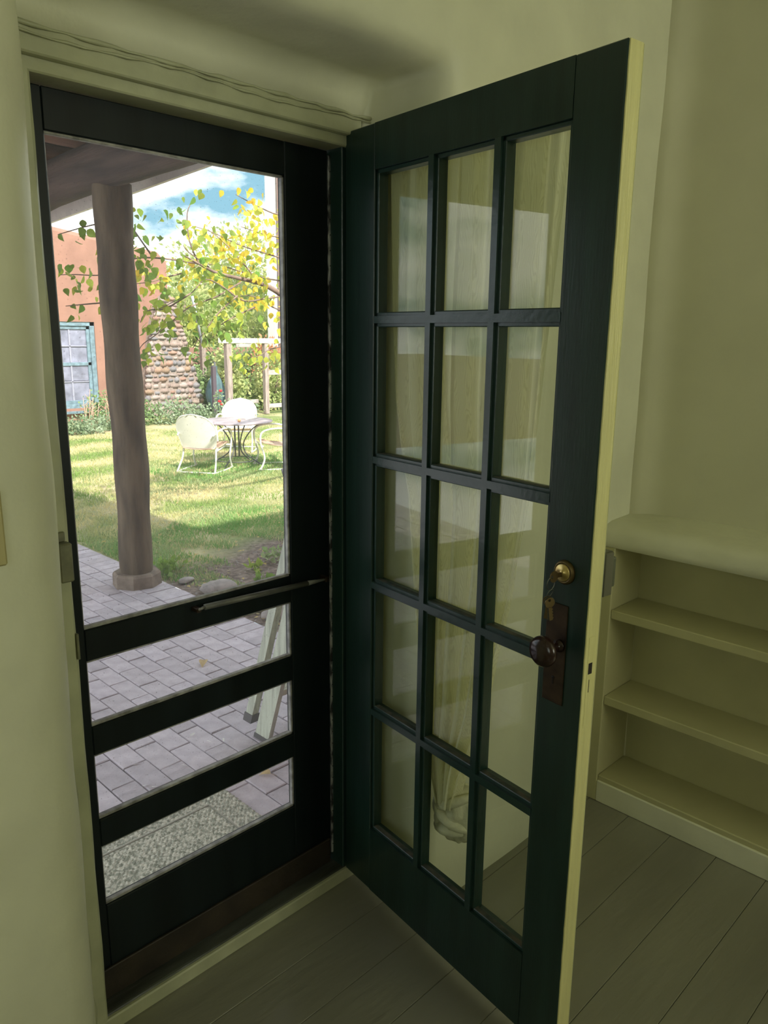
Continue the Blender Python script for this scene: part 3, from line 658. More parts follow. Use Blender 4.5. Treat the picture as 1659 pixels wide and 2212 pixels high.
# ================================================================ PORCH
post = empty('porch_post', (1.03, 3.24, G)); tag(post, 'thick weathered log post on an octagonal stone base', 'post')
rows = []
for i in range(41):
    z = .085 + 2.47 * i / 40; r_ = .107 + .006 * (i / 40) + .004 * math.sin(i * .7); sx = .005 * math.sin(z * 2.6) - .002 * math.sin(z * 6); sy = -.006 * math.sin(z * 2.2)
    rows.append([(sx + r_ * (1 + .025 * math.sin(3 * w + z * 2) + .012 * math.sin(9 * w + z * 5)) * math.cos(w), sy + r_ * (1 + .03 * math.sin(2 * w - z * 1.5) + .012 * math.sin(11 * w)) * math.sin(w), z) for w in [2 * PI * j / 40 for j in range(41)]])
MB().grid(rows).build('log', wood_post, post)
mb = MB(); n = 8
def ring8(r, z): return [(r * math.cos(2 * PI * (j + .2) / n), r * math.sin(2 * PI * (j + .2) / n), z) for j in range(n)]
vs = ring8(.162, 0) + ring8(.160, .080) + ring8(.148, .095); fs = [(i * n + j, i * n + (j + 1) % n, (i + 1) * n + (j + 1) % n, (i + 1) * n + j) for i in range(2) for j in range(n)] + [tuple(range(16, 24))]
mb.add(vs, fs).build('stone_base', stone_base, post)

beam = empty('porch_roof'); tag(beam, 'dark porch roof with log beam, cross logs and pale edge board', 'porch roof')
pts = []; rr = []
for i in range(41):
    y_ = .22 + 9.0 * i / 40; zb = 2.437 - .036 * (y_ - 2) + .008 * math.sin(y_ * 2.2)
    pts.append((.985, y_, zb + .145)); rr.append(.142 + .006 * math.sin(y_ * 3.1) + .003 * math.sin(y_ * 9))
MB().tube(pts, rr, 26).build('log_beam', wood_beam, beam)
for i in range(13):
    y_ = .55 + .72 * i; z = 2.43 - .036 * (y_ - 2) + .36
    MB().tube([(-1.5 + 2.75 * j / 12, y_ + .01 * math.sin(j + i), z + .006 * math.sin(j * 1.3 + i)) for j in range(13)], [.085 + .006 * math.sin(j * 2.1 + i) for j in range(13)], 16).build('viga', viga_m, beam)
for i in range(17):
    x0 = -1.47 + .166 * i
    mb = MB(); z = 2.88
    mb.add([(x0, .2, z + .065), (x0 + .16, .2, z + .065), (x0 + .16, 9.4, z - .27), (x0, 9.4, z - .27), (x0, .2, z + .10), (x0 + .16, .2, z + .10), (x0 + .16, 9.4, z - .235), (x0, 9.4, z - .235)], [(0, 3, 2, 1), (4, 5, 6, 7), (0, 1, 5, 4), (1, 2, 6, 5), (2, 3, 7, 6), (3, 0, 4, 7)])
    mb.build('roof_board', deck_m, beam)
ya, yb_ = .2, 9.4; za, zb_ = 2.512 - .052 * (ya - 2.7), 2.512 - .052 * (yb_ - 2.7)
MB().add([(1.35, ya, za), (1.375, ya, za), (1.375, yb_, zb_), (1.35, yb_, zb_), (1.35, ya, za + .42), (1.375, ya, za + .42), (1.375, yb_, zb_ + .42), (1.35, yb_, zb_ + .42)], [(0, 3, 2, 1), (4, 5, 6, 7), (0, 1, 5, 4), (1, 2, 6, 5), (2, 3, 7, 6), (3, 0, 4, 7)]).build('edge_board', fascia_m, beam)

# ladder leaning by the door
ld = empty('ladder', (.385, .955, G)); tag(ld, 'weathered folded stepladder leaning beside the doorway', 'ladder')
def lp(x, a, y=0):   # along the ladder: a = length up, y = offset towards the lawn
    return Vector((x + .055 * a, y - .285 * a, a + .0))
def slant(mb, x0, x1, y0, y1, a0, a1, mir=False):
    vs = []
    for a in (a0, a1):
        for x, y in ((x0, y0), (x1, y0), (x1, y1), (x0, y1)):
            q = lp(x, a, y)
            if mir: q.x = .46 + x - .055 * a + 0
            vs.append(q)
    mb.add(vs, [(0, 3, 2, 1), (4, 5, 6, 7), (0, 1, 5, 4), (1, 2, 6, 5), (2, 3, 7, 6), (3, 0, 4, 7)]); return mb
slant(MB(), 0, .022, -.045, .045, .012, 2.4).build('front_rail', ladder_m, ld); slant(MB(), 0, .022, -.045, .045, .012, 2.4, True).build('front_rail', ladder_m, ld)
slant(MB(), -.012, .02, .075, .12, .10, 2.35).build('rear_rail', ladder_m, ld); slant(MB(), -.012, .02, .075, .12, .10, 2.35, True).build('rear_rail', ladder_m, ld)
slant(MB(), -.016, .024, .070, .125, .06, .10).build('foot_cap', rubber, ld); slant(MB(), -.016, .024, .070, .125, .06, .10, True).build('foot_cap', rubber, ld)
slant(MB(), -.003, .025, -.048, .048, .0, .022).build('foot_cap', rubber, ld); slant(MB(), -.003, .025, -.048, .048, .0, .022, True).build('foot_cap', rubber, ld)
for i in range(7):
    a = .24 + .3 * i; p_ = lp(.01, a); 
    MB().box((p_.x, p_.y - .04, a - .012), (.46 - .055 * a + .01, p_.y + .045, a + .012), .002).build('step', ladder_m, ld)
MB().tube([lp(.02, .16), lp(.06, .22), lp(.14, .245)], .008, 8).build('brace', rubber, ld)

# door mat
dm = empty('doormat', (-.24, .48, G)); tag(dm, 'braided beige and sage green doormat outside the screen door', 'doormat')
MB().box((-.40, -.245, .0), (.30, .275, .014), .004).build('base', mat_b, dm)
def braid(x0, x1, y0, y1, nm, m_, seed, ang=.5):
    rs = random.Random(seed); mb = MB(); y = y0
    r = 0
    while y < y1:
        x = x0 + (.007 if r % 2 else 0)
        while x < x1:
            a = (ang if r % 2 else -ang) + rs.uniform(-.2, .2); l, w, h = .0125, .006, .0055; c, s = math.cos(a), math.sin(a)
            q = []
            for px, py, pz in ((-l, 0, 0), (-l * .4, -w, .001), (l * .5, -w, .001), (l, 0, 0), (l * .5, w, .001), (-l * .4, w, .001), (-l * .3, 0, h), (l * .4, 0, h)):
                q.append((x + px * c - py * s, y + px * s + py * c, .013 + pz + (rs.uniform(0, .0015) if pz > .002 else 0)))
            mb.add(q, [(0, 1, 6), (1, 2, 7, 6), (2, 3, 7), (3, 4, 7), (4, 5, 6, 7), (5, 0, 6)], True); x += .0175
        y += .0105; r += 1
    o = mb.build(nm, m_, dm); o['kind'] = 'stuff'
braid(-.395, .195, -.24, .205, 'braided_field', mat_m, 1); braid(.208, .298, -.24, .27, 'braided_border', mat_b, 2, 1.0); braid(-.395, .195, .218, .27, 'braided_border', mat_b, 3, .3)
MB().tube([(.2015, -.24, .016), (.2015, .211, .017), (-.395, .211, .017)], .0035, 6).build('seam', mat('seam_yarn', (.45, .44, .36), .9), dm)

# rocks at the edge of the soil
def rockmesh(rx, ry, rz, seed, sub=3):
    bm = bmesh.new(); bmesh.ops.create_icosphere(bm, subdivisions=sub, radius=1)
    for v in bm.verts:
        k_ = 1 + .13 * hn(v.co.x * 1.2 + v.co.z, v.co.y * 1.2 + v.co.z * .7, .8, seed) + .05 * hn(v.co.x * 3, v.co.z * 3 + v.co.y, 1, seed + 3)
        v.co = Vector((v.co.x * rx * k_, v.co.y * ry * k_, v.co.z * rz * k_))
    me = bpy.data.meshes.new('rock'); bm.to_mesh(me); bm.free(); me.polygons.foreach_set('use_smooth', [True] * len(me.polygons)); me.update(); return me
for (x, y, rx, ry, rz, rot, lab, s) in ((1.34, 2.72, .12, .075, .055, -.5, 'grey fieldstone in the soil just above the screen door middle rail', 1), (1.335, 2.07, .10, .065, .05, -.4, 'pale fieldstone in the soil beside the ladder', 2),
                                       (1.285, 2.24, .07, .05, .03, .2, 'small brown stone between the two larger fieldstones', 3), (1.33, 1.87, .07, .05, .028, .6, 'low stone in the soil behind the ladder rail', 4), (1.30, 3.06, .06, .04, .02, .1, 'flat stone next to the stone base of the porch post', 5)):
    me = rockmesh(rx, ry, rz, s); me.materials.append(grey_rock); o = link('rock', me); o.location = (x, y, G + rz * .45); o.rotation_euler = (0, 0, rot); tag(o, lab, 'rock')
# pebbles, twigs and fallen leaves on soil
mb = MB(); 
for i in range(260):
    y_ = R.uniform(1.5, 3.4); x_ = R.uniform(1.2, 2.6); s_ = R.uniform(.004, .014); a_ = R.uniform(0, PI)
    q = [(x_ + s_ * math.cos(a_ + k * PI / 2) * R.uniform(.6, 1.2), y_ + s_ * math.sin(a_ + k * PI / 2) * R.uniform(.6, 1.2), G - .002) for k in range(4)] + [(x_, y_, G + s_ * .7)]
    mb.add(q, [(0, 1, 4), (1, 2, 4), (2, 3, 4), (3, 0, 4)])
o = mb.build('pebbles', grey_rock); tag(o, 'pebbles and clods scattered over the bare soil', 'pebbles', kind='stuff')
_, lv, lf = leafmesh('l', dryleaf, 1)
mb = MB()
for i in range(330):
    y_ = 1.9 + 5.0 * R.random() ** 1.4; lo = .39 * (y_ + 1.489) - 1.358; hi = .8 * (y_ + 1.489) - 1.358
    x_ = R.uniform(max(1.22, lo), max(1.3, hi)); s_ = R.uniform(.015, .034); a_ = R.uniform(0, 6.28); c, s = math.cos(a_) * s_, math.sin(a_) * s_
    mb.add([(x_ + v[0] * c - v[1] * s, y_ + v[0] * s + v[1] * c, G + .010 + (.02 if y_ > 3.2 else 0) + v[2] * s_ + .004 * R.random()) for v in lv], lf, True)
o = mb.build('leaf_litter', mat('litter_yellow', (.55, .42, .12), .7, trans=.2, vscale=2, col2=(.36, .30, .16), ramp=(.45, .55))); tag(o, 'small yellow fallen leaves scattered over lawn and soil', 'leaf litter', kind='stuff')
for (x, y, s_, a_, lab) in ((.645, 1.80, .055, 2.4, 'dry tan leaf lying alone on the pavers in the second opening'), (.245, .70, .045, .6, 'dry yellow leaf on the pavers by the corner of the doormat')):
    lo_ = empty('fallen_leaf', (x, y, G + .004), a_); tag(lo_, lab, 'leaf')
    me, _, _ = leafmesh('leaf_blade', dryleaf, s_, .5, .25); ob = link('leaf_blade', me, lo_); ob.location = (0, 0, .012)
    MB().tube([(0, 0, .012), (0, -.3 * s_, .010), (.003, -.55 * s_, .004)], .0008, 5).build('leaf_stem', twig_m, lo_)
mb = MB()
for (x, y) in ((.20, 1.19), (.22, 1.09), (.27, 1.06), (-.08, 1.14), (-.13, .98), (-.11, .945), (-.02, .90), (.05, 1.0)):
    a_ = R.uniform(0, PI); c, s = math.cos(a_), math.sin(a_)
    mb.add([(x + px * c - py * s, y + px * s + py * c, G + .004 + pz) for px, py, pz in ((-.014, -.003, 0), (.014, -.0035, 0), (.012, .004, .003), (-.013, .003, .004))], [(0, 1, 2, 3)])
o = mb.build('paint_chips', mat('white_chip', (.85, .84, .78), .6)); tag(o, 'tiny white chips scattered over the pavers', 'litter', kind='stuff')

# weeds at the soil edge
for (x, y, s_, n_, lab, mm_) in ((1.80, 2.95, .06, 30, 'low green weed in the bare soil right of the fieldstone', leaf_g), (2.05, 3.05, .12, 60, 'tuft of pale grass at the edge of the bare soil', blade_g), (1.32, 3.35, .13, 90, 'leafy weed beside the stone base of the porch post', leaf_g), (1.66, 2.62, .08, 40, 'small broad-leaved weed in the middle of the bare soil', leaf_g)):
    o = foliage('weed', blob([(x, y, G + s_ * .3, s_, s_, s_ * .35)], n_, int(x * 100)), .05, mm_, None, 5, -.6); tag(o, lab, 'weed')

# ================================================================ GARDEN FURNITURE
def chair_shell():
    seat = MB(); rows = []
    for i in range(9):
        v = i / 8; y = .22 - .42 * v
        rows.append([(x_ * .24 * (1 - .08 * v), y, .375 - .02 * math.sin(PI * v) - .05 * v - .015 * (1 - x_ ** 2) + (.0 if v < .95 else 0)) for x_ in [-1 + 2 * j / 8 for j in range(9)]])
    top = rows; seat.grid(rows); seat.grid([[(x, y, z - .006) for x, y, z in r] for r in rows])
    edge = [r[0] for r in rows] + rows[-1][1:] + [r[-1] for r in reversed(rows[:-1])] + list(reversed(rows[0][:-1]))
    seat.tube(edge, .007, 6)
    back = MB(); rows = []; 
    for i in range(17):
        v = i / 16; z = .33 + .47 * v
        hw_ = .235 + .045 * math.sin(min(1, v * 1.5) * PI / 2)
        if v > .5: hw_ *= math.sqrt(max(0.0, 1 - ((v - .5) / .5) ** 2)) * .985 + .015
        rows.append([(x_ * hw_, -.20 - .17 * v + .06 * (x_ * hw_ / .28) ** 2, z + .006 * math.cos(x_ * 5 * PI) * (1 if v > .9 else 0)) for x_ in [-1 + 2 * j / 14 for j in range(15)]])
    back.grid(rows); back.grid([[(x, y - .006, z) for x, y, z in r] for r in rows])
    edge = [r[0] for r in rows] + [r[-1] for r in reversed(rows)]
    back.tube(edge, .009, 6)
    return seat, back
def arc(pts, n=6):   # catmull rom
    P = [Vector(p) for p in pts]; P = [P[0]] + P + [P[-1]]; out = []
    for i in range(1, len(P) - 2):
        for k_ in range(n):
            t_ = k_ / n; a, b, c, d = P[i - 1], P[i], P[i + 1], P[i + 2]
            out.append(.5 * ((2 * b) + (c - a) * t_ + (2 * a - 5 * b + 4 * c - d) * t_ ** 2 + (3 * b - a - 3 * c + d) * t_ ** 3))
    out.append(P[-2]); return out
def make_chair(loc, rz, lab, sc=.92):
    t_ = empty('garden_chair', loc, rz); t_.scale = (sc, sc, sc); tag(t_, lab, 'chair', 'white metal garden chairs around the table')
    seat, back = chair_shell()
    seat.build('seat', rusty, t_); back.build('backrest', chair_w, t_)
    for sg in (-1, 1):
        MB().tube(arc([(sg * .25, -.27, .50), (sg * .275, -.12, .56), (sg * .28, .10, .57), (sg * .28, .25, .52), (sg * .275, .27, .38), (sg * .27, .22, .18), (sg * .27, .26, .05), (sg * .27, .30, .011)]), .0125, 8).build('arm_frame', chair_w, t_)
        MB().tube(arc([(sg * .23, -.14, .33), (sg * .24, -.17, .20), (sg * .26, -.24, .08), (sg * .27, -.29, .012)]), .0125, 8).build('leg', chair_w, t_)
        MB().tube(arc([(sg * .27, .30, .012), (sg * .285, .05, .012), (sg * .27, -.29, .012)]), .0115, 8).build('runner', chair_w, t_)
    MB().tube([(-.27, -.29, .012), (.27, -.29, .012)], .011, 8).build('cross_bar', chair_w, t_); MB().tube([(-.275, .235, .33), (.275, .235, .33)], .010, 8).build('cross_bar', chair_w, t_)
    return t_
make_chair((3.84, 6.82, G), -1.0, 'white shell-back metal chair left of the table, seen from behind')
make_chair((5.13, 7.98, G), 2.36, 'white shell-back metal chair behind the table, facing the house')
make_chair((4.66, 6.42, G), 1.1, 'white shell-back metal chair right of the table, cut by the door frame')
tb = empty('garden_table', (4.40, 6.93, G)); tag(tb, 'round grey-pink metal garden table on curved wire legs', 'table')
MB().lathe([(0, .555), (.44, .555), (.455, .556), (.466, .562), (.466, .572), (.45, .577), (0, .578)], 48).build('tabletop', table_m, tb)
for k_ in range(4):
    a_ = k_ * PI / 2 + .5; c, s = math.cos(a_), math.sin(a_)
    MB().tube(arc([(c * .36, s * .36, .56), (c * .22, s * .22, .47), (c * .10, s * .10, .30), (c * .12, s * .12, .16), (c * .26, s * .26, .06), (c * .36, s * .36, .008)]), .008, 8).build('leg', iron, tb)
mb = MB()
for k_ in range(4):
    a_ = k_ * PI / 2; mb.tube([(.035 * math.cos(a_), .035 * math.sin(a_), .10), (.035 * math.cos(a_), .035 * math.sin(a_), .555)], .006, 6)
mb.tube([(.26 * math.cos(2 * PI * i / 32), .26 * math.sin(2 * PI * i / 32), .065) for i in range(33)], .006, 6, False)
mb.build('pedestal', iron, tb)
o = MB().lathe([(0, -.022), (.014, -.018), (.022, -.004), (.02, .010), (.01, .018), (0, .014)], 16).build('peach', mat('peach_skin', (.75, .35, .15), .5), None, (4.30, 6.72, G + .600)); tag(o, 'small orange fruit lying on the garden table', 'fruit')
o = MB().box((-.09, -.06, 0), (.09, .06, .018), .002).build('notebook', mat('paper', (.8, .78, .7), .7), None, (4.63, 6.98, G + .578)); tag(o, 'flat pale book lying on the right of the garden table', 'book')
# black wire chair at the right edge of the view
bc = empty('wire_chair', (2.42, 3.02, G), -2.2); tag(bc, 'black metal chair mostly hidden by the right stile of the screen door', 'chair')
MB().tube(arc([(-.22, .2, .0), (-.22, .19, .22), (-.2, .18, .42)]), .008, 6).build('leg', blackiron, bc); MB().tube(arc([(.22, .2, .0), (.22, .19, .22), (.2, .18, .42)]), .008, 6).build('leg', blackiron, bc)
MB().tube(arc([(-.22, -.22, .0), (-.2, -.18, .42), (-.19, -.22, .60), (0, -.24, .66), (.19, -.22, .60), (.2, -.18, .42), (.22, -.22, .0)]), .008, 6).build('back_frame', blackiron, bc)
MB().lathe([(0, .41), (.2, .41), (.215, .42), (.2, .43), (0, .43)], 20).build('seat', blackiron, bc)

# ================================================================ FAR BUILDING
fb = empty('adobe_house', (5, 13, G)); tag(fb, 'terracotta adobe house across the courtyard with a teal window', 'building')
def fw(p): return (p[0] - 5, p[1] - 13, p[2] - G)
rows = []
px = [-1.0, 1.5, 3.5, 4.2, 4.498, 4.78, 5.1, 5.42, 5.8, 6.2, 6.6, 6.85, 6.95, 7.0]
def topz(x): return 3.37 - .135 * max(0, x - 4.4) - (.10 if x > 6.9 else 0)
mb = MB()
for (xa, xb) in zip(px, px[1:]):
    zs0 = [G - .1, .12, 1.76]
    segs = [(G - .1, .13), (.13, 1.74), (1.74, None)]
    for si, (z0, z1) in enumerate(segs):
        if si == 1 and xa >= 4.49 and xb <= 5.43: continue
        za0, zb0 = z0, z0; za1, zb1 = (z1, z1) if z1 else (topz(xa), topz(xb))
        mb.add([fw((xa, 13.0, za0)), fw((xb, 13.0, zb0)), fw((xb, 13.0, zb1)), fw((xa, 13.0, za1))], [(0, 1, 2, 3)])
    # rounded parapet and top
    pr = [(13.0, 0), (13.03, .05), (13.10, .08), (13.35, .08), (13.42, .03)]
    for (ya_, da), (yb2, db) in zip(pr, pr[1:]):
        mb.add([fw((xa, ya_, topz(xa) + da)), fw((xb, ya_, topz(xb) + da)), fw((xb, yb2, topz(xb) + db)), fw((xa, yb2, topz(xa) + db))], [(0, 1, 2, 3)], True)
mb.add([fw((7.0, 13.0, G - .1)), fw((7.0, 17, G - .1)), fw((7.0, 17, 2.95)), fw((7.0, 13.0, 2.95))], [(0, 1, 2, 3)])
mb.box(fw((-1, 13.3, G)), fw((6.98, 17, 2.7)))
for a, b in (((4.498, 13, .13), (4.5, 13.12, 1.74)), ((5.418, 13, .13), (5.42, 13.12, 1.74)), ((4.498, 13, 1.735), (5.42, 13.12, 1.74)), ((4.498, 13, .13), (5.42, 13.12, .135))): mb.box(fw(a), fw(b))
mb.build('wall', adobe, fb)
wn = MB()
for a, b in (((4.5, 13.02, .13), (4.58, 13.09, 1.74)), ((5.33, 13.02, .13), (5.42, 13.09, 1.74)), ((4.5, 13.02, 1.66), (5.42, 13.09, 1.74)), ((4.5, 13.02, .13), (5.42, 13.09, .22))): wn.box(fw(a), fw(b), .006)
wn = wn.build('window_frame', teal, fb)
sa = MB()
for a, b in (((4.58, 13.05, .22), (4.63, 13.1, 1.66)), ((5.27, 13.05, .22), (5.33, 13.1, 1.66)), ((4.58, 13.05, .93), (5.33, 13.1, .99)), ((4.58, 13.05, 1.6), (5.33, 13.1, 1.66)), ((4.58, 13.05, .22), (5.33, 13.1, .28))): sa.box(fw(a), fw(b), .003)
mn_ = MB()
for a, b in (((4.93, 13.06, .28), (4.96, 13.09, .93)), ((4.93, 13.06, .99), (4.96, 13.09, 1.6)), ((4.63, 13.06, 1.28), (5.27, 13.09, 1.30)), ((4.63, 13.06, .62), (5.27, 13.09, .64))): mn_.box(fw(a), fw(b), .003)
mn_.build('glazing_bars', mat('lilac_bar', (.33, .34, .42), .6), wn)
sa.build('sash', teal, wn)
for (xa, xb) in ((4.63, 4.93), (4.96, 5.27)):
    for (z0, z1) in ((.28, .62), (.65, .93), (.99, 1.27), (1.30, 1.6)): box('pane', fw((xa, 13.08, z0)), fw((xb, 13.084, z1)), teal_d, wn)
MB().box(fw((4.35, 12.88, .045)), fw((5.53, 13.06, .085)), .006).build('window_sill', teal, fb)

# stone buttress chimney: every stone its own part
ch = empty('stone_chimney', (6.9, 12.75, G)); tag(ch, 'tapering fieldstone buttress at the corner of the adobe house', 'chimney')
CL = [(0, 6.22), (.9, 6.30), (1.7, 6.45), (2.2, 6.60), (2.42, 6.78)]; CR = [(0, 7.66), (.6, 7.50), (1.2, 7.33), (1.9, 7.13), (2.3, 7.02), (2.42, 6.94)]
def li(tab, z):
    for (z0, v0), (z1, v1) in zip(tab, tab[1:]):
        if z0 <= z <= z1: return v0 + (v1 - v0) * (z - z0) / (z1 - z0)
    return tab[-1][1]
rows = []
for i in range(13):
    z = 2.4 * i / 12; a, b = li(CL, z) - 6.9 + .04, li(CR, z) - 6.9 - .04
    rows.append([(a, .28, z), (a, .002, z), (b, .002, z), (b, .24, z)])
mb = MB().grid(rows, False); mb.add(rows[-1], [(0, 1, 2, 3)]); mb.build('mortar_core', mortar, ch)
sms = []
for m_i, m_ in enumerate(stones):
    for v in range(2):
        bm = bmesh.new(); bmesh.ops.create_cube(bm, size=1); bmesh.ops.bevel(bm, geom=bm.edges[:], offset=.22, segments=2, affect='EDGES')
        for vv in bm.verts: vv.co *= 1 + R.uniform(-.06, .06)
        me = bpy.data.meshes.new('stone'); bm.to_mesh(me); bm.free(); me.materials.append(m_); me.polygons.foreach_set('use_smooth', [True] * len(me.polygons)); sms.append(me)
z = 0; ns = 0
while z < 2.36 and ns < 295:
    h = R.uniform(.075, .13); a, b = li(CL, z + h / 2) - 6.9, li(CR, z + h / 2) - 6.9; x = a
    while x < b - .03:
        w = min(R.uniform(.08, .21), b - x); w = w if b - x - w > .05 else b - x
        o = link('stone', R.choice(sms), ch); o.location = (x + w / 2, .03 + R.uniform(-.015, .01), z + h / 2 + R.uniform(-.018, .018)); o.scale = (w * 1.02, .11, h * R.uniform(.8, 1.12)); o.rotation_euler = (0, R.uniform(-.12, .12), 0); ns += 1
        x += w
    # stones on the right flank
    o = link('stone', R.choice(sms), ch); o.location = (b - .03, .2, z + h / 2); o.scale = (.12, .26, h * .95); ns += 1
    z += h

# pergola / trellis with posts
tr = empty('pergola', (7.7, 12, G)); tag(tr, 'grey timber trellis with two posts and weathered rails', 'pergola')
def tx(a, b, nm, m_, bev=.01): return MB().box((a[0] - 7.7, a[1] - 12, a[2] - G), (b[0] - 7.7, b[1] - 12, b[2] - G), bev).build(nm, m_, tr)
tx((7.66, 11.95, G), (7.78, 12.07, 1.40), 'post', grey_wood); tx((8.60, 11.95, G), (8.70, 12.05, 1.40), 'post', grey_wood)
tx((7.55, 11.93, 1.36), (9.6, 12.09, 1.46), 'lintel', stucco_w); tx((7.86, 11.9, 1.28), (8.4, 11.93, 1.35), 'batten', rail_wood)
tx((8.70, 11.97, .70), (9.9, 12.03, .80), 'rail', rail_wood); tx((8.70, 11.97, .0), (9.9, 12.03, .09), 'rail', rail_wood); tx((7.8, 12.2, .10), (8.6, 12.26, .18), 'rail', rail_wood)
# dark post with covered thing, climbing vines, low far wall, pole
o = MB().box((-.04, -.04, 0), (.04, .04, 1.03), .008).build('dark_post', mat('dark_timber', (.09, .07, .09), .8), None, (7.36, 12.0, G)); tag(o, 'short dark post left of the grey timber trellis', 'post')
rows = []
for i in range(15):
    v = i / 14; rr_ = .05 + .17 * math.sin(PI * min(1, v * 1.1 + .05)) * (1 - .4 * v)
    rows.append([(rr_ * (1 + .12 * math.sin(6 * w + v * 2)) * math.cos(w), rr_ * (1 + .12 * math.sin(6 * w)) * math.sin(w), .10 + .92 * v) for w in [2 * PI * j / 30 for j in range(31)]])
um = empty('closed_parasol', (7.62, 12.35, G)); tag(um, 'folded dark teal parasol standing between the two dark posts', 'parasol')
MB().grid(rows).build('canopy', navy_m, um); MB().tube([(0, 0, 0), (0, 0, 1.1)], .02, 8).build('pole', iron, um)
o = MB().tube([(.16, 0, .0), (0, 0, .85), (-.04, 0, 1.05)], .03, 12).build('metal_pole', pipe_m, None, (7.95, 13.6, 1.22)); tag(o, 'leaning pale metal pipe beyond the stone buttress', 'pipe')
o.location = (7.85, 13.4, 1.27)
o2 = MB().box((-.05, -.05, 0), (.05, .05, 1.45)).build('pipe_stand', mortar, None, (8.01, 13.4, G)); tag(o2, 'stub carrying the leaning metal pipe, hidden in the vines', 'post')
lw_ = box('garden_wall', (7.3, 14.6, G - .1), (18, 14.9, 1.22), adobe); tag(lw_, 'low terracotta garden wall behind the timber trellis', 'wall')
cw = empty('tower_lit_side', (12.0, 16, G)); tag(cw, 'lit side of a tall stucco tower at the right of the opening, coloured white', 'building')
MB().box((0, 0, 0), (6.0, .4, 7.2), .04).build('wall', stucco_w, cw)  # white and pink slabs put one tower's lit and shaded sides into colour
pk = box('tower_shaded_side', (12.04, 15.4, G - .1), (13.0, 15.9, 8.0), adobe_shaded); tag(pk, 'shaded side of the tall stucco tower, coloured pink, in front of the lit side', 'pillar')

# vegetation behind
def shrub(name, cs, n, size, m_, lab, cat, seed, stem=True):
    e = empty(name, (cs[0][0], cs[0][1], G)); tag(e, lab, cat)
    P = blob(cs, n, seed) - np.array([cs[0][0], cs[0][1], G])
    P = P[P[:, 2] > .005]
    o = foliage('foliage', P, size, m_, e, seed); o['kind'] = 'stuff'
    if stem:
        mb = MB()
        for k_ in range(4):
            a_ = k_ * 1.7; h_ = cs[0][2] - G + cs[0][5] * .3; mb.tube(arc([(0.03 * math.cos(a_), .03 * math.sin(a_), 0), (.1 * math.cos(a_), .1 * math.sin(a_), h_ * .5), (cs[0][3] * .4 * math.cos(a_), cs[0][4] * .4 * math.sin(a_), h_)], 3), [.02 + .004] * 7, 6)
        mb.build('stem', bark, e)
    return e
shrub('climbing_vine', [(8.15, 12.7, .55, .45, .3, .75)], 2600, .075, bush_g, 'green vine filling the gap between the two trellis posts', 'vine', 11)
shrub('climbing_vine', [(9.25, 12.6, .45, .65, .3, .7)], 2600, .075, bush_g, 'green vine behind the rails right of the trellis posts', 'vine', 12)
shrub('bush', [(7.85, 13.0, .25, .35, .3, .55)], 1600, .07, bush_d, 'dark green bush at the foot of the stone buttress', 'bush', 13)
shrub('bush', [(7.72, 13.9, .75, .28, .2, .42)], 900, .06, red_leaf, 'russet-leaved bush against the low terracotta wall', 'bush', 14)
shrub('bush', [(10.2, 14.0, .9, .5, .3, .55)], 1300, .07, red_leaf, 'russet-leaved bush behind the right trellis rails', 'bush', 15)
shrub('hedge', [(9.3, 14.2, .8, 1.4, .25, .45), (9.0, 12.9, .1, 1.2, .3, .4)], 2400, .08, bush_d, 'dense hedge in front of the low garden wall', 'hedge', 16)
for i, (x, y, h, r_, lab) in enumerate(((11.0, 19, 3.4, 1.15, 'pale green bushy tree directly behind the stone buttress'), (13.0, 21, 4.6, 1.6, 'tall sunlit green tree rising behind the trellis'), (15.2, 22, 5.3, 1.5, 'yellowing green tree beside the tall tower'), (12.4, 17.6, 2.4, .95, 'rounded shrubby tree just above the trellis lintel'))):
    e = empty('background_tree', (x, y, G)); tag(e, lab, 'tree', 'trees behind the courtyard')
    P = blob([(0, 0, h * .62, r_, r_, h * .42), (r_ * .5, -.3, h * .45, r_ * .8, r_ * .8, h * .3), (-r_ * .5, .2, h * .4, r_ * .8, r_ * .8, h * .33)], 3200, 30 + i)
    o = foliage('foliage', P, .13, bush_g, e, 30 + i); o['kind'] = 'stuff'
    MB().tube([(0, 0, 0), (.05, 0, h * .4), (0, .05, h * .8)], [.12, .09, .03], 8).build('trunk', bark, e)
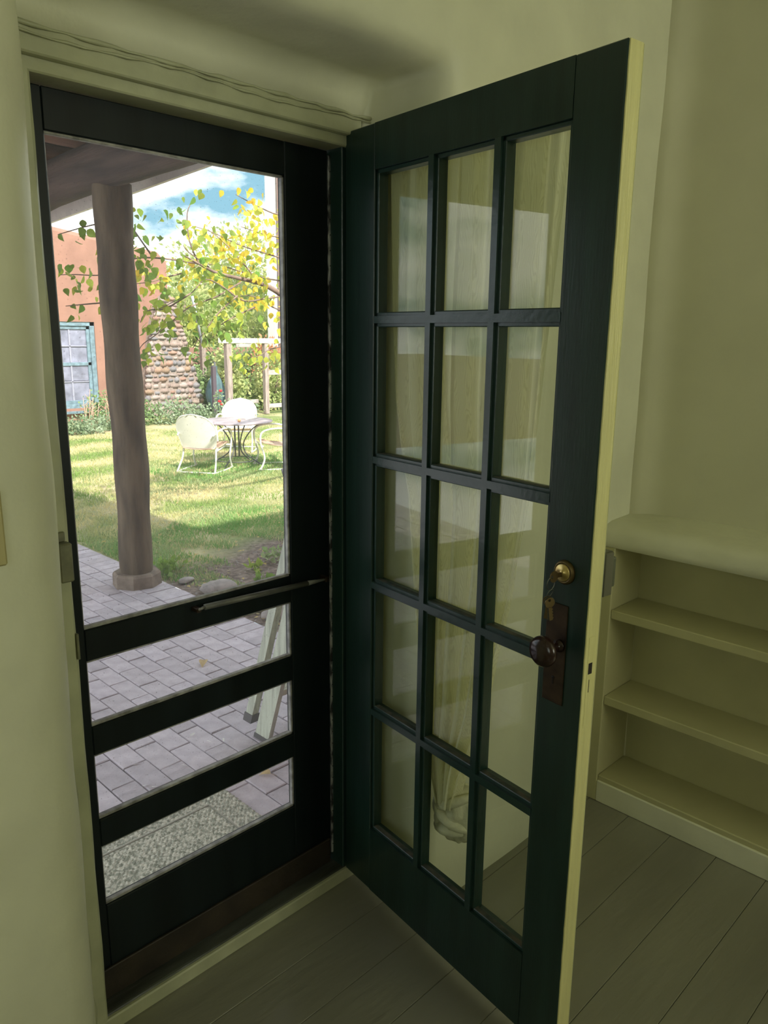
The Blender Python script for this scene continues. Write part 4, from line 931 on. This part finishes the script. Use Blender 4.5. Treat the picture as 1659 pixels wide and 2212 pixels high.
# flower bed along the adobe wall
for i, (x, y, rx, rz, m_, lab) in enumerate(((4.25, 11.3, .45, .20, sage, 'grey-green bedding plant left of the porch post below the window'), (4.95, 11.4, .5, .22, sage, 'sage clump behind the porch post below the window sill'), (5.75, 11.9, .42, .32, bush_d, 'leafy dark plant right of the porch post at the wall foot'),
                                       (6.25, 11.6, .45, .34, sage, 'tall weedy plant before the left side of the stone buttress'), (6.85, 11.7, .42, .22, sage, 'blue-green clump between the buttress and the left garden chair'), (7.6, 11.5, .5, .26, sage, 'blue-green plants behind the far garden chair'), (5.25, 12.5, .4, .42, bush_d, 'dark green perennial close against the terracotta wall'))):
    shrub('bedding_plant', [(x, y, G + rz * .5, rx, .3, rz)], 900, .055, m_, lab, 'plant', 50 + i, False)
for j, (x0, y0) in enumerate(((4.55, 11.6), (4.95, 11.7))):
    mb = MB()
    for k_ in range(7):
        a_ = R.uniform(0, 6.28); h_ = R.uniform(.45, .72); x_, y_ = R.uniform(-.12, .12), R.uniform(-.1, .1); lx, ly = R.uniform(-.1, .15), R.uniform(-.1, .1)
        mb.tube([(x_, y_, 0), (x_ + lx * .5, y_ + ly * .5, h_ * .55), (x_ + lx, y_ + ly, h_)], [.009, .007, .004], 5)
        for q in range(3): mb.tube([(x_ + lx * .6, y_ + ly * .6, h_ * (.5 + .13 * q)), (x_ + lx * .6 + R.uniform(-.1, .1), y_ + ly * .6, h_ * (.62 + .13 * q))], [.005, .003], 5)
    o = mb.build('dry_stalks', twig_m, None, (x0, y0, G)); tag(o, ('left' if j == 0 else 'right') + ' clump of dry pruned stalks below the teal window', 'dry plant')
hl = empty('red_flower', (7.0, 11.3, G)); tag(hl, 'red flowering stem left of the far garden chair', 'flower')
MB().tube([(0, 0, 0), (.02, 0, .35), (.03, 0, .62)], [.008, .006, .004], 5).build('stem', bush_d, hl)
for (x, z, s_) in ((.03, .60, .035), (.0, .40, .035), (.04, .34, .028)):
    me = rockmesh(s_, s_, s_ * .8, int(z * 50), 2); me.materials.append(red_m); o = link('bloom', me, hl); o.location = (x, -.03, z)
P = blob([(0, 0, .42, .09, .07, .2)], 120, 91); foliage('leaf_cluster', P, .05, sage, hl, 91)

# ================================================================ NEAR TREE WITH LARGE LEAVES
nt_ = empty('leafy_tree', (4.3, 4.3, G)); tag(nt_, 'near tree with long branches of green and yellow heart-shaped leaves', 'tree')
O = Vector((4.3, 4.3, G))
def w2(pts, yb=3.6, dy=0): return [Vector((x, yb + dy * i / max(1, len(pts) - 1), z)) - O for i, (x, z) in enumerate(pts)]
MB().tube([(0, 0, 0), (.03, 0, .7), (-.05, -.03, 1.4), (-.02, .02, 2.4), (.1, .05, 3.6)], [.12, .10, .09, .06, .03], 12).build('trunk', bark, nt_)
main = [Vector((4.25, 4.27, 1.25)) - O, Vector((3.4, 3.9, 1.45)) - O] + w2([(2.836, 1.712), (2.609, 1.85), (2.42, 1.929), (2.204, 1.962), (1.999, 1.99), (1.844, 2.045), (1.732, 2.091)])
mainc = arc(main, 4); MB().tube(mainc, [.032 - .027 * i / (len(mainc) - 1) for i in range(len(mainc))], 8).build('branch', bark, nt_)
BR = {
 'b2': (w2([(2.609, 1.85), (2.417, 1.824), (2.198, 1.799), (1.995, 1.891), (1.839, 1.932), (1.7, 1.828), (1.567, 1.775), (1.42, 1.713)], 3.6, -.15), 'g', 50),
 'b3': (w2([(2.203, 1.935), (1.992, 1.824), (1.831, 1.768), (1.712, 1.709), (1.595, 1.616), (1.48, 1.534), (1.368, 1.454), (1.336, 1.328)], 3.6, .05), 'g', 42),
 'b4': (w2([(2.376, 1.937), (2.252, 2.107), (2.152, 2.232), (2.054, 2.32)], 3.6, .2), 'm', 40),
 'b5': (w2([(1.844, 2.045), (1.783, 2.199), (1.785, 2.387), (1.847, 2.487)], 3.6, .05), 'g', 22),
 'b6': (w2([(1.844, 2.045), (1.657, 2.064), (1.477, 2.066), (1.372, 2.043), (1.197, 1.941), (1.004, 1.93), (.927, 1.925)], 3.6, .25), 'g', 46),
 'b7': (w2([(1.477, 2.066), (1.384, 2.224), (1.326, 2.365)], 3.6, .1), 'g', 22),
 'b8': (w2([(1.389, 2.314), (1.155, 2.26), (.932, 2.181)], 3.75, .1), 'g', 14),
 'b9': (w2([(1.319, 1.766), (1.085, 1.742), (.926, 1.722)], 3.7, .1), 'g', 7),
 'b10': (w2([(1.7, 1.828), (1.5, 1.72), (1.36, 1.70), (1.30, 1.62)], 3.5, .0), 'l', 26),
 'c1': (w2([(3.0, 2.15), (2.7, 2.2), (2.45, 2.25), (2.2, 2.33), (2.05, 2.36)], 3.9, .1), 'y', 50),
 'c2': (w2([(3.1, 2.0), (2.8, 2.02), (2.55, 2.06), (2.3, 2.10), (2.1, 2.06)], 4.1, .0), 'm', 66),
 'c3': (w2([(3.0, 1.72), (2.8, 1.78), (2.6, 1.86), (2.4, 1.85)], 4.0, .0), 'y', 46),
 'c4': (w2([(2.9, 2.5), (2.65, 2.48), (2.45, 2.52), (2.25, 2.58)], 3.7, .0), 'y', 30),
 'c5': (w2([(3.0, 2.35), (2.75, 2.36), (2.5, 2.40)], 4.0, .0), 'y', 40),
 'c6': (w2([(2.2, 2.0), (2.05, 2.1), (1.95, 2.15), (1.9, 2.2)], 3.9, .0), 'm', 14),
 'c7': (w2([(2.9, 1.45), (2.75, 1.42), (2.62, 1.36), (2.5, 1.42)], 4.0, .0), 'l', 30),
 'c8': (w2([(2.4, 1.76), (2.2, 1.68), (2.05, 1.60), (2.0, 1.52)], 3.7, .0), 'g', 26),
 'c9': (w2([(1.9, 2.0), (1.75, 1.96), (1.62, 1.92), (1.5, 1.9)], 3.9, .0), 'm', 34),
 'c10': (w2([(2.1, 1.83), (1.95, 1.72), (1.85, 1.62), (1.70, 1.45)], 3.5, .0), 'g', 26)}
# join the separate upper sprays to the trunk with thin limbs
roots = {'c1': (3.0, 3.95, 2.15), 'c2': (3.1, 4.1, 2.0), 'c3': (3.0, 4.0, 1.72), 'c4': (2.9, 3.7, 2.5), 'c5': (3.0, 4.0, 2.35), 'c7': (2.9, 4.0, 1.45)}
LM_ = {'g': [leafmesh('leaf', leaf_g, 1, f, c)[0] for f, c in ((.25, .2), (.5, .4), (.1, .1))], 'l': [leafmesh('leaf', leaf_l, 1, f, c)[0] for f, c in ((.25, .2), (.5, .4), (.1, .1))], 'y': [leafmesh('leaf', leaf_y, 1, f, c)[0] for f, c in ((.25, .2), (.5, .4), (.1, .1))]}
allleaves = []
for key, (P, kind, n_) in BR.items():
    c_ = arc(P, 4); tw = MB().tube(c_, [.007 - .0045 * i / (len(c_) - 1) for i in range(len(c_))], 6)
    if key in roots: tw.tube([Vector((4.28, 4.3, min(3.0, roots[key][2] + .3))) - O, (Vector((4.28, 4.3, roots[key][2] + .3)) - O + P[0]) / 2, P[0]], [.03, .018, .009], 6)
    tw.build('branch', bark, nt_)
    for j in range(int(n_ * 1.45)):
        q = c_[int(R.random() ** .8 * (len(c_) - 1))]; off = Vector((R.gauss(0, .055), R.gauss(0, .12), R.gauss(-.02, .055)))
        kk = kind
        if kind == 'm': kk = R.choice('glyyl')
        elif kind == 'y': kk = R.choice('yyyl')
        elif kind == 'g': kk = R.choice('gggll')
        allleaves.append((q + off, kk, R.uniform(.038, .072), Euler((-PI / 2 + R.gauss(0, .6), R.gauss(0, .5), R.uniform(0, 6.28)))))
R.shuffle(allleaves); allleaves.sort(key=lambda a: -a[2] / (a[0].y + 6))
base_v, base_f = leafmesh('tmp', leaf_g, 1, .3, .25)[1:]
extra = {'g': MB(), 'l': MB(), 'y': MB()}
for i, (p_, kk, s_, e_) in enumerate(allleaves):
    if i < 298:
        o = link('leaf', R.choice(LM_[kk]), nt_); o.location = p_; o.scale = (s_, s_, s_); o.rotation_euler = e_
    else:
        Mx = Matrix.Translation(p_) @ e_.to_matrix().to_4x4() @ Matrix.Scale(s_, 4)
        extra[kk].add([Mx @ Vector(v) for v in base_v], base_f, True)
for kk, m_ in (('g', leaf_g), ('l', leaf_l), ('y', leaf_y)):
    if extra[kk].v:
        o = extra[kk].build('more_leaves', m_, nt_); o['kind'] = 'stuff'
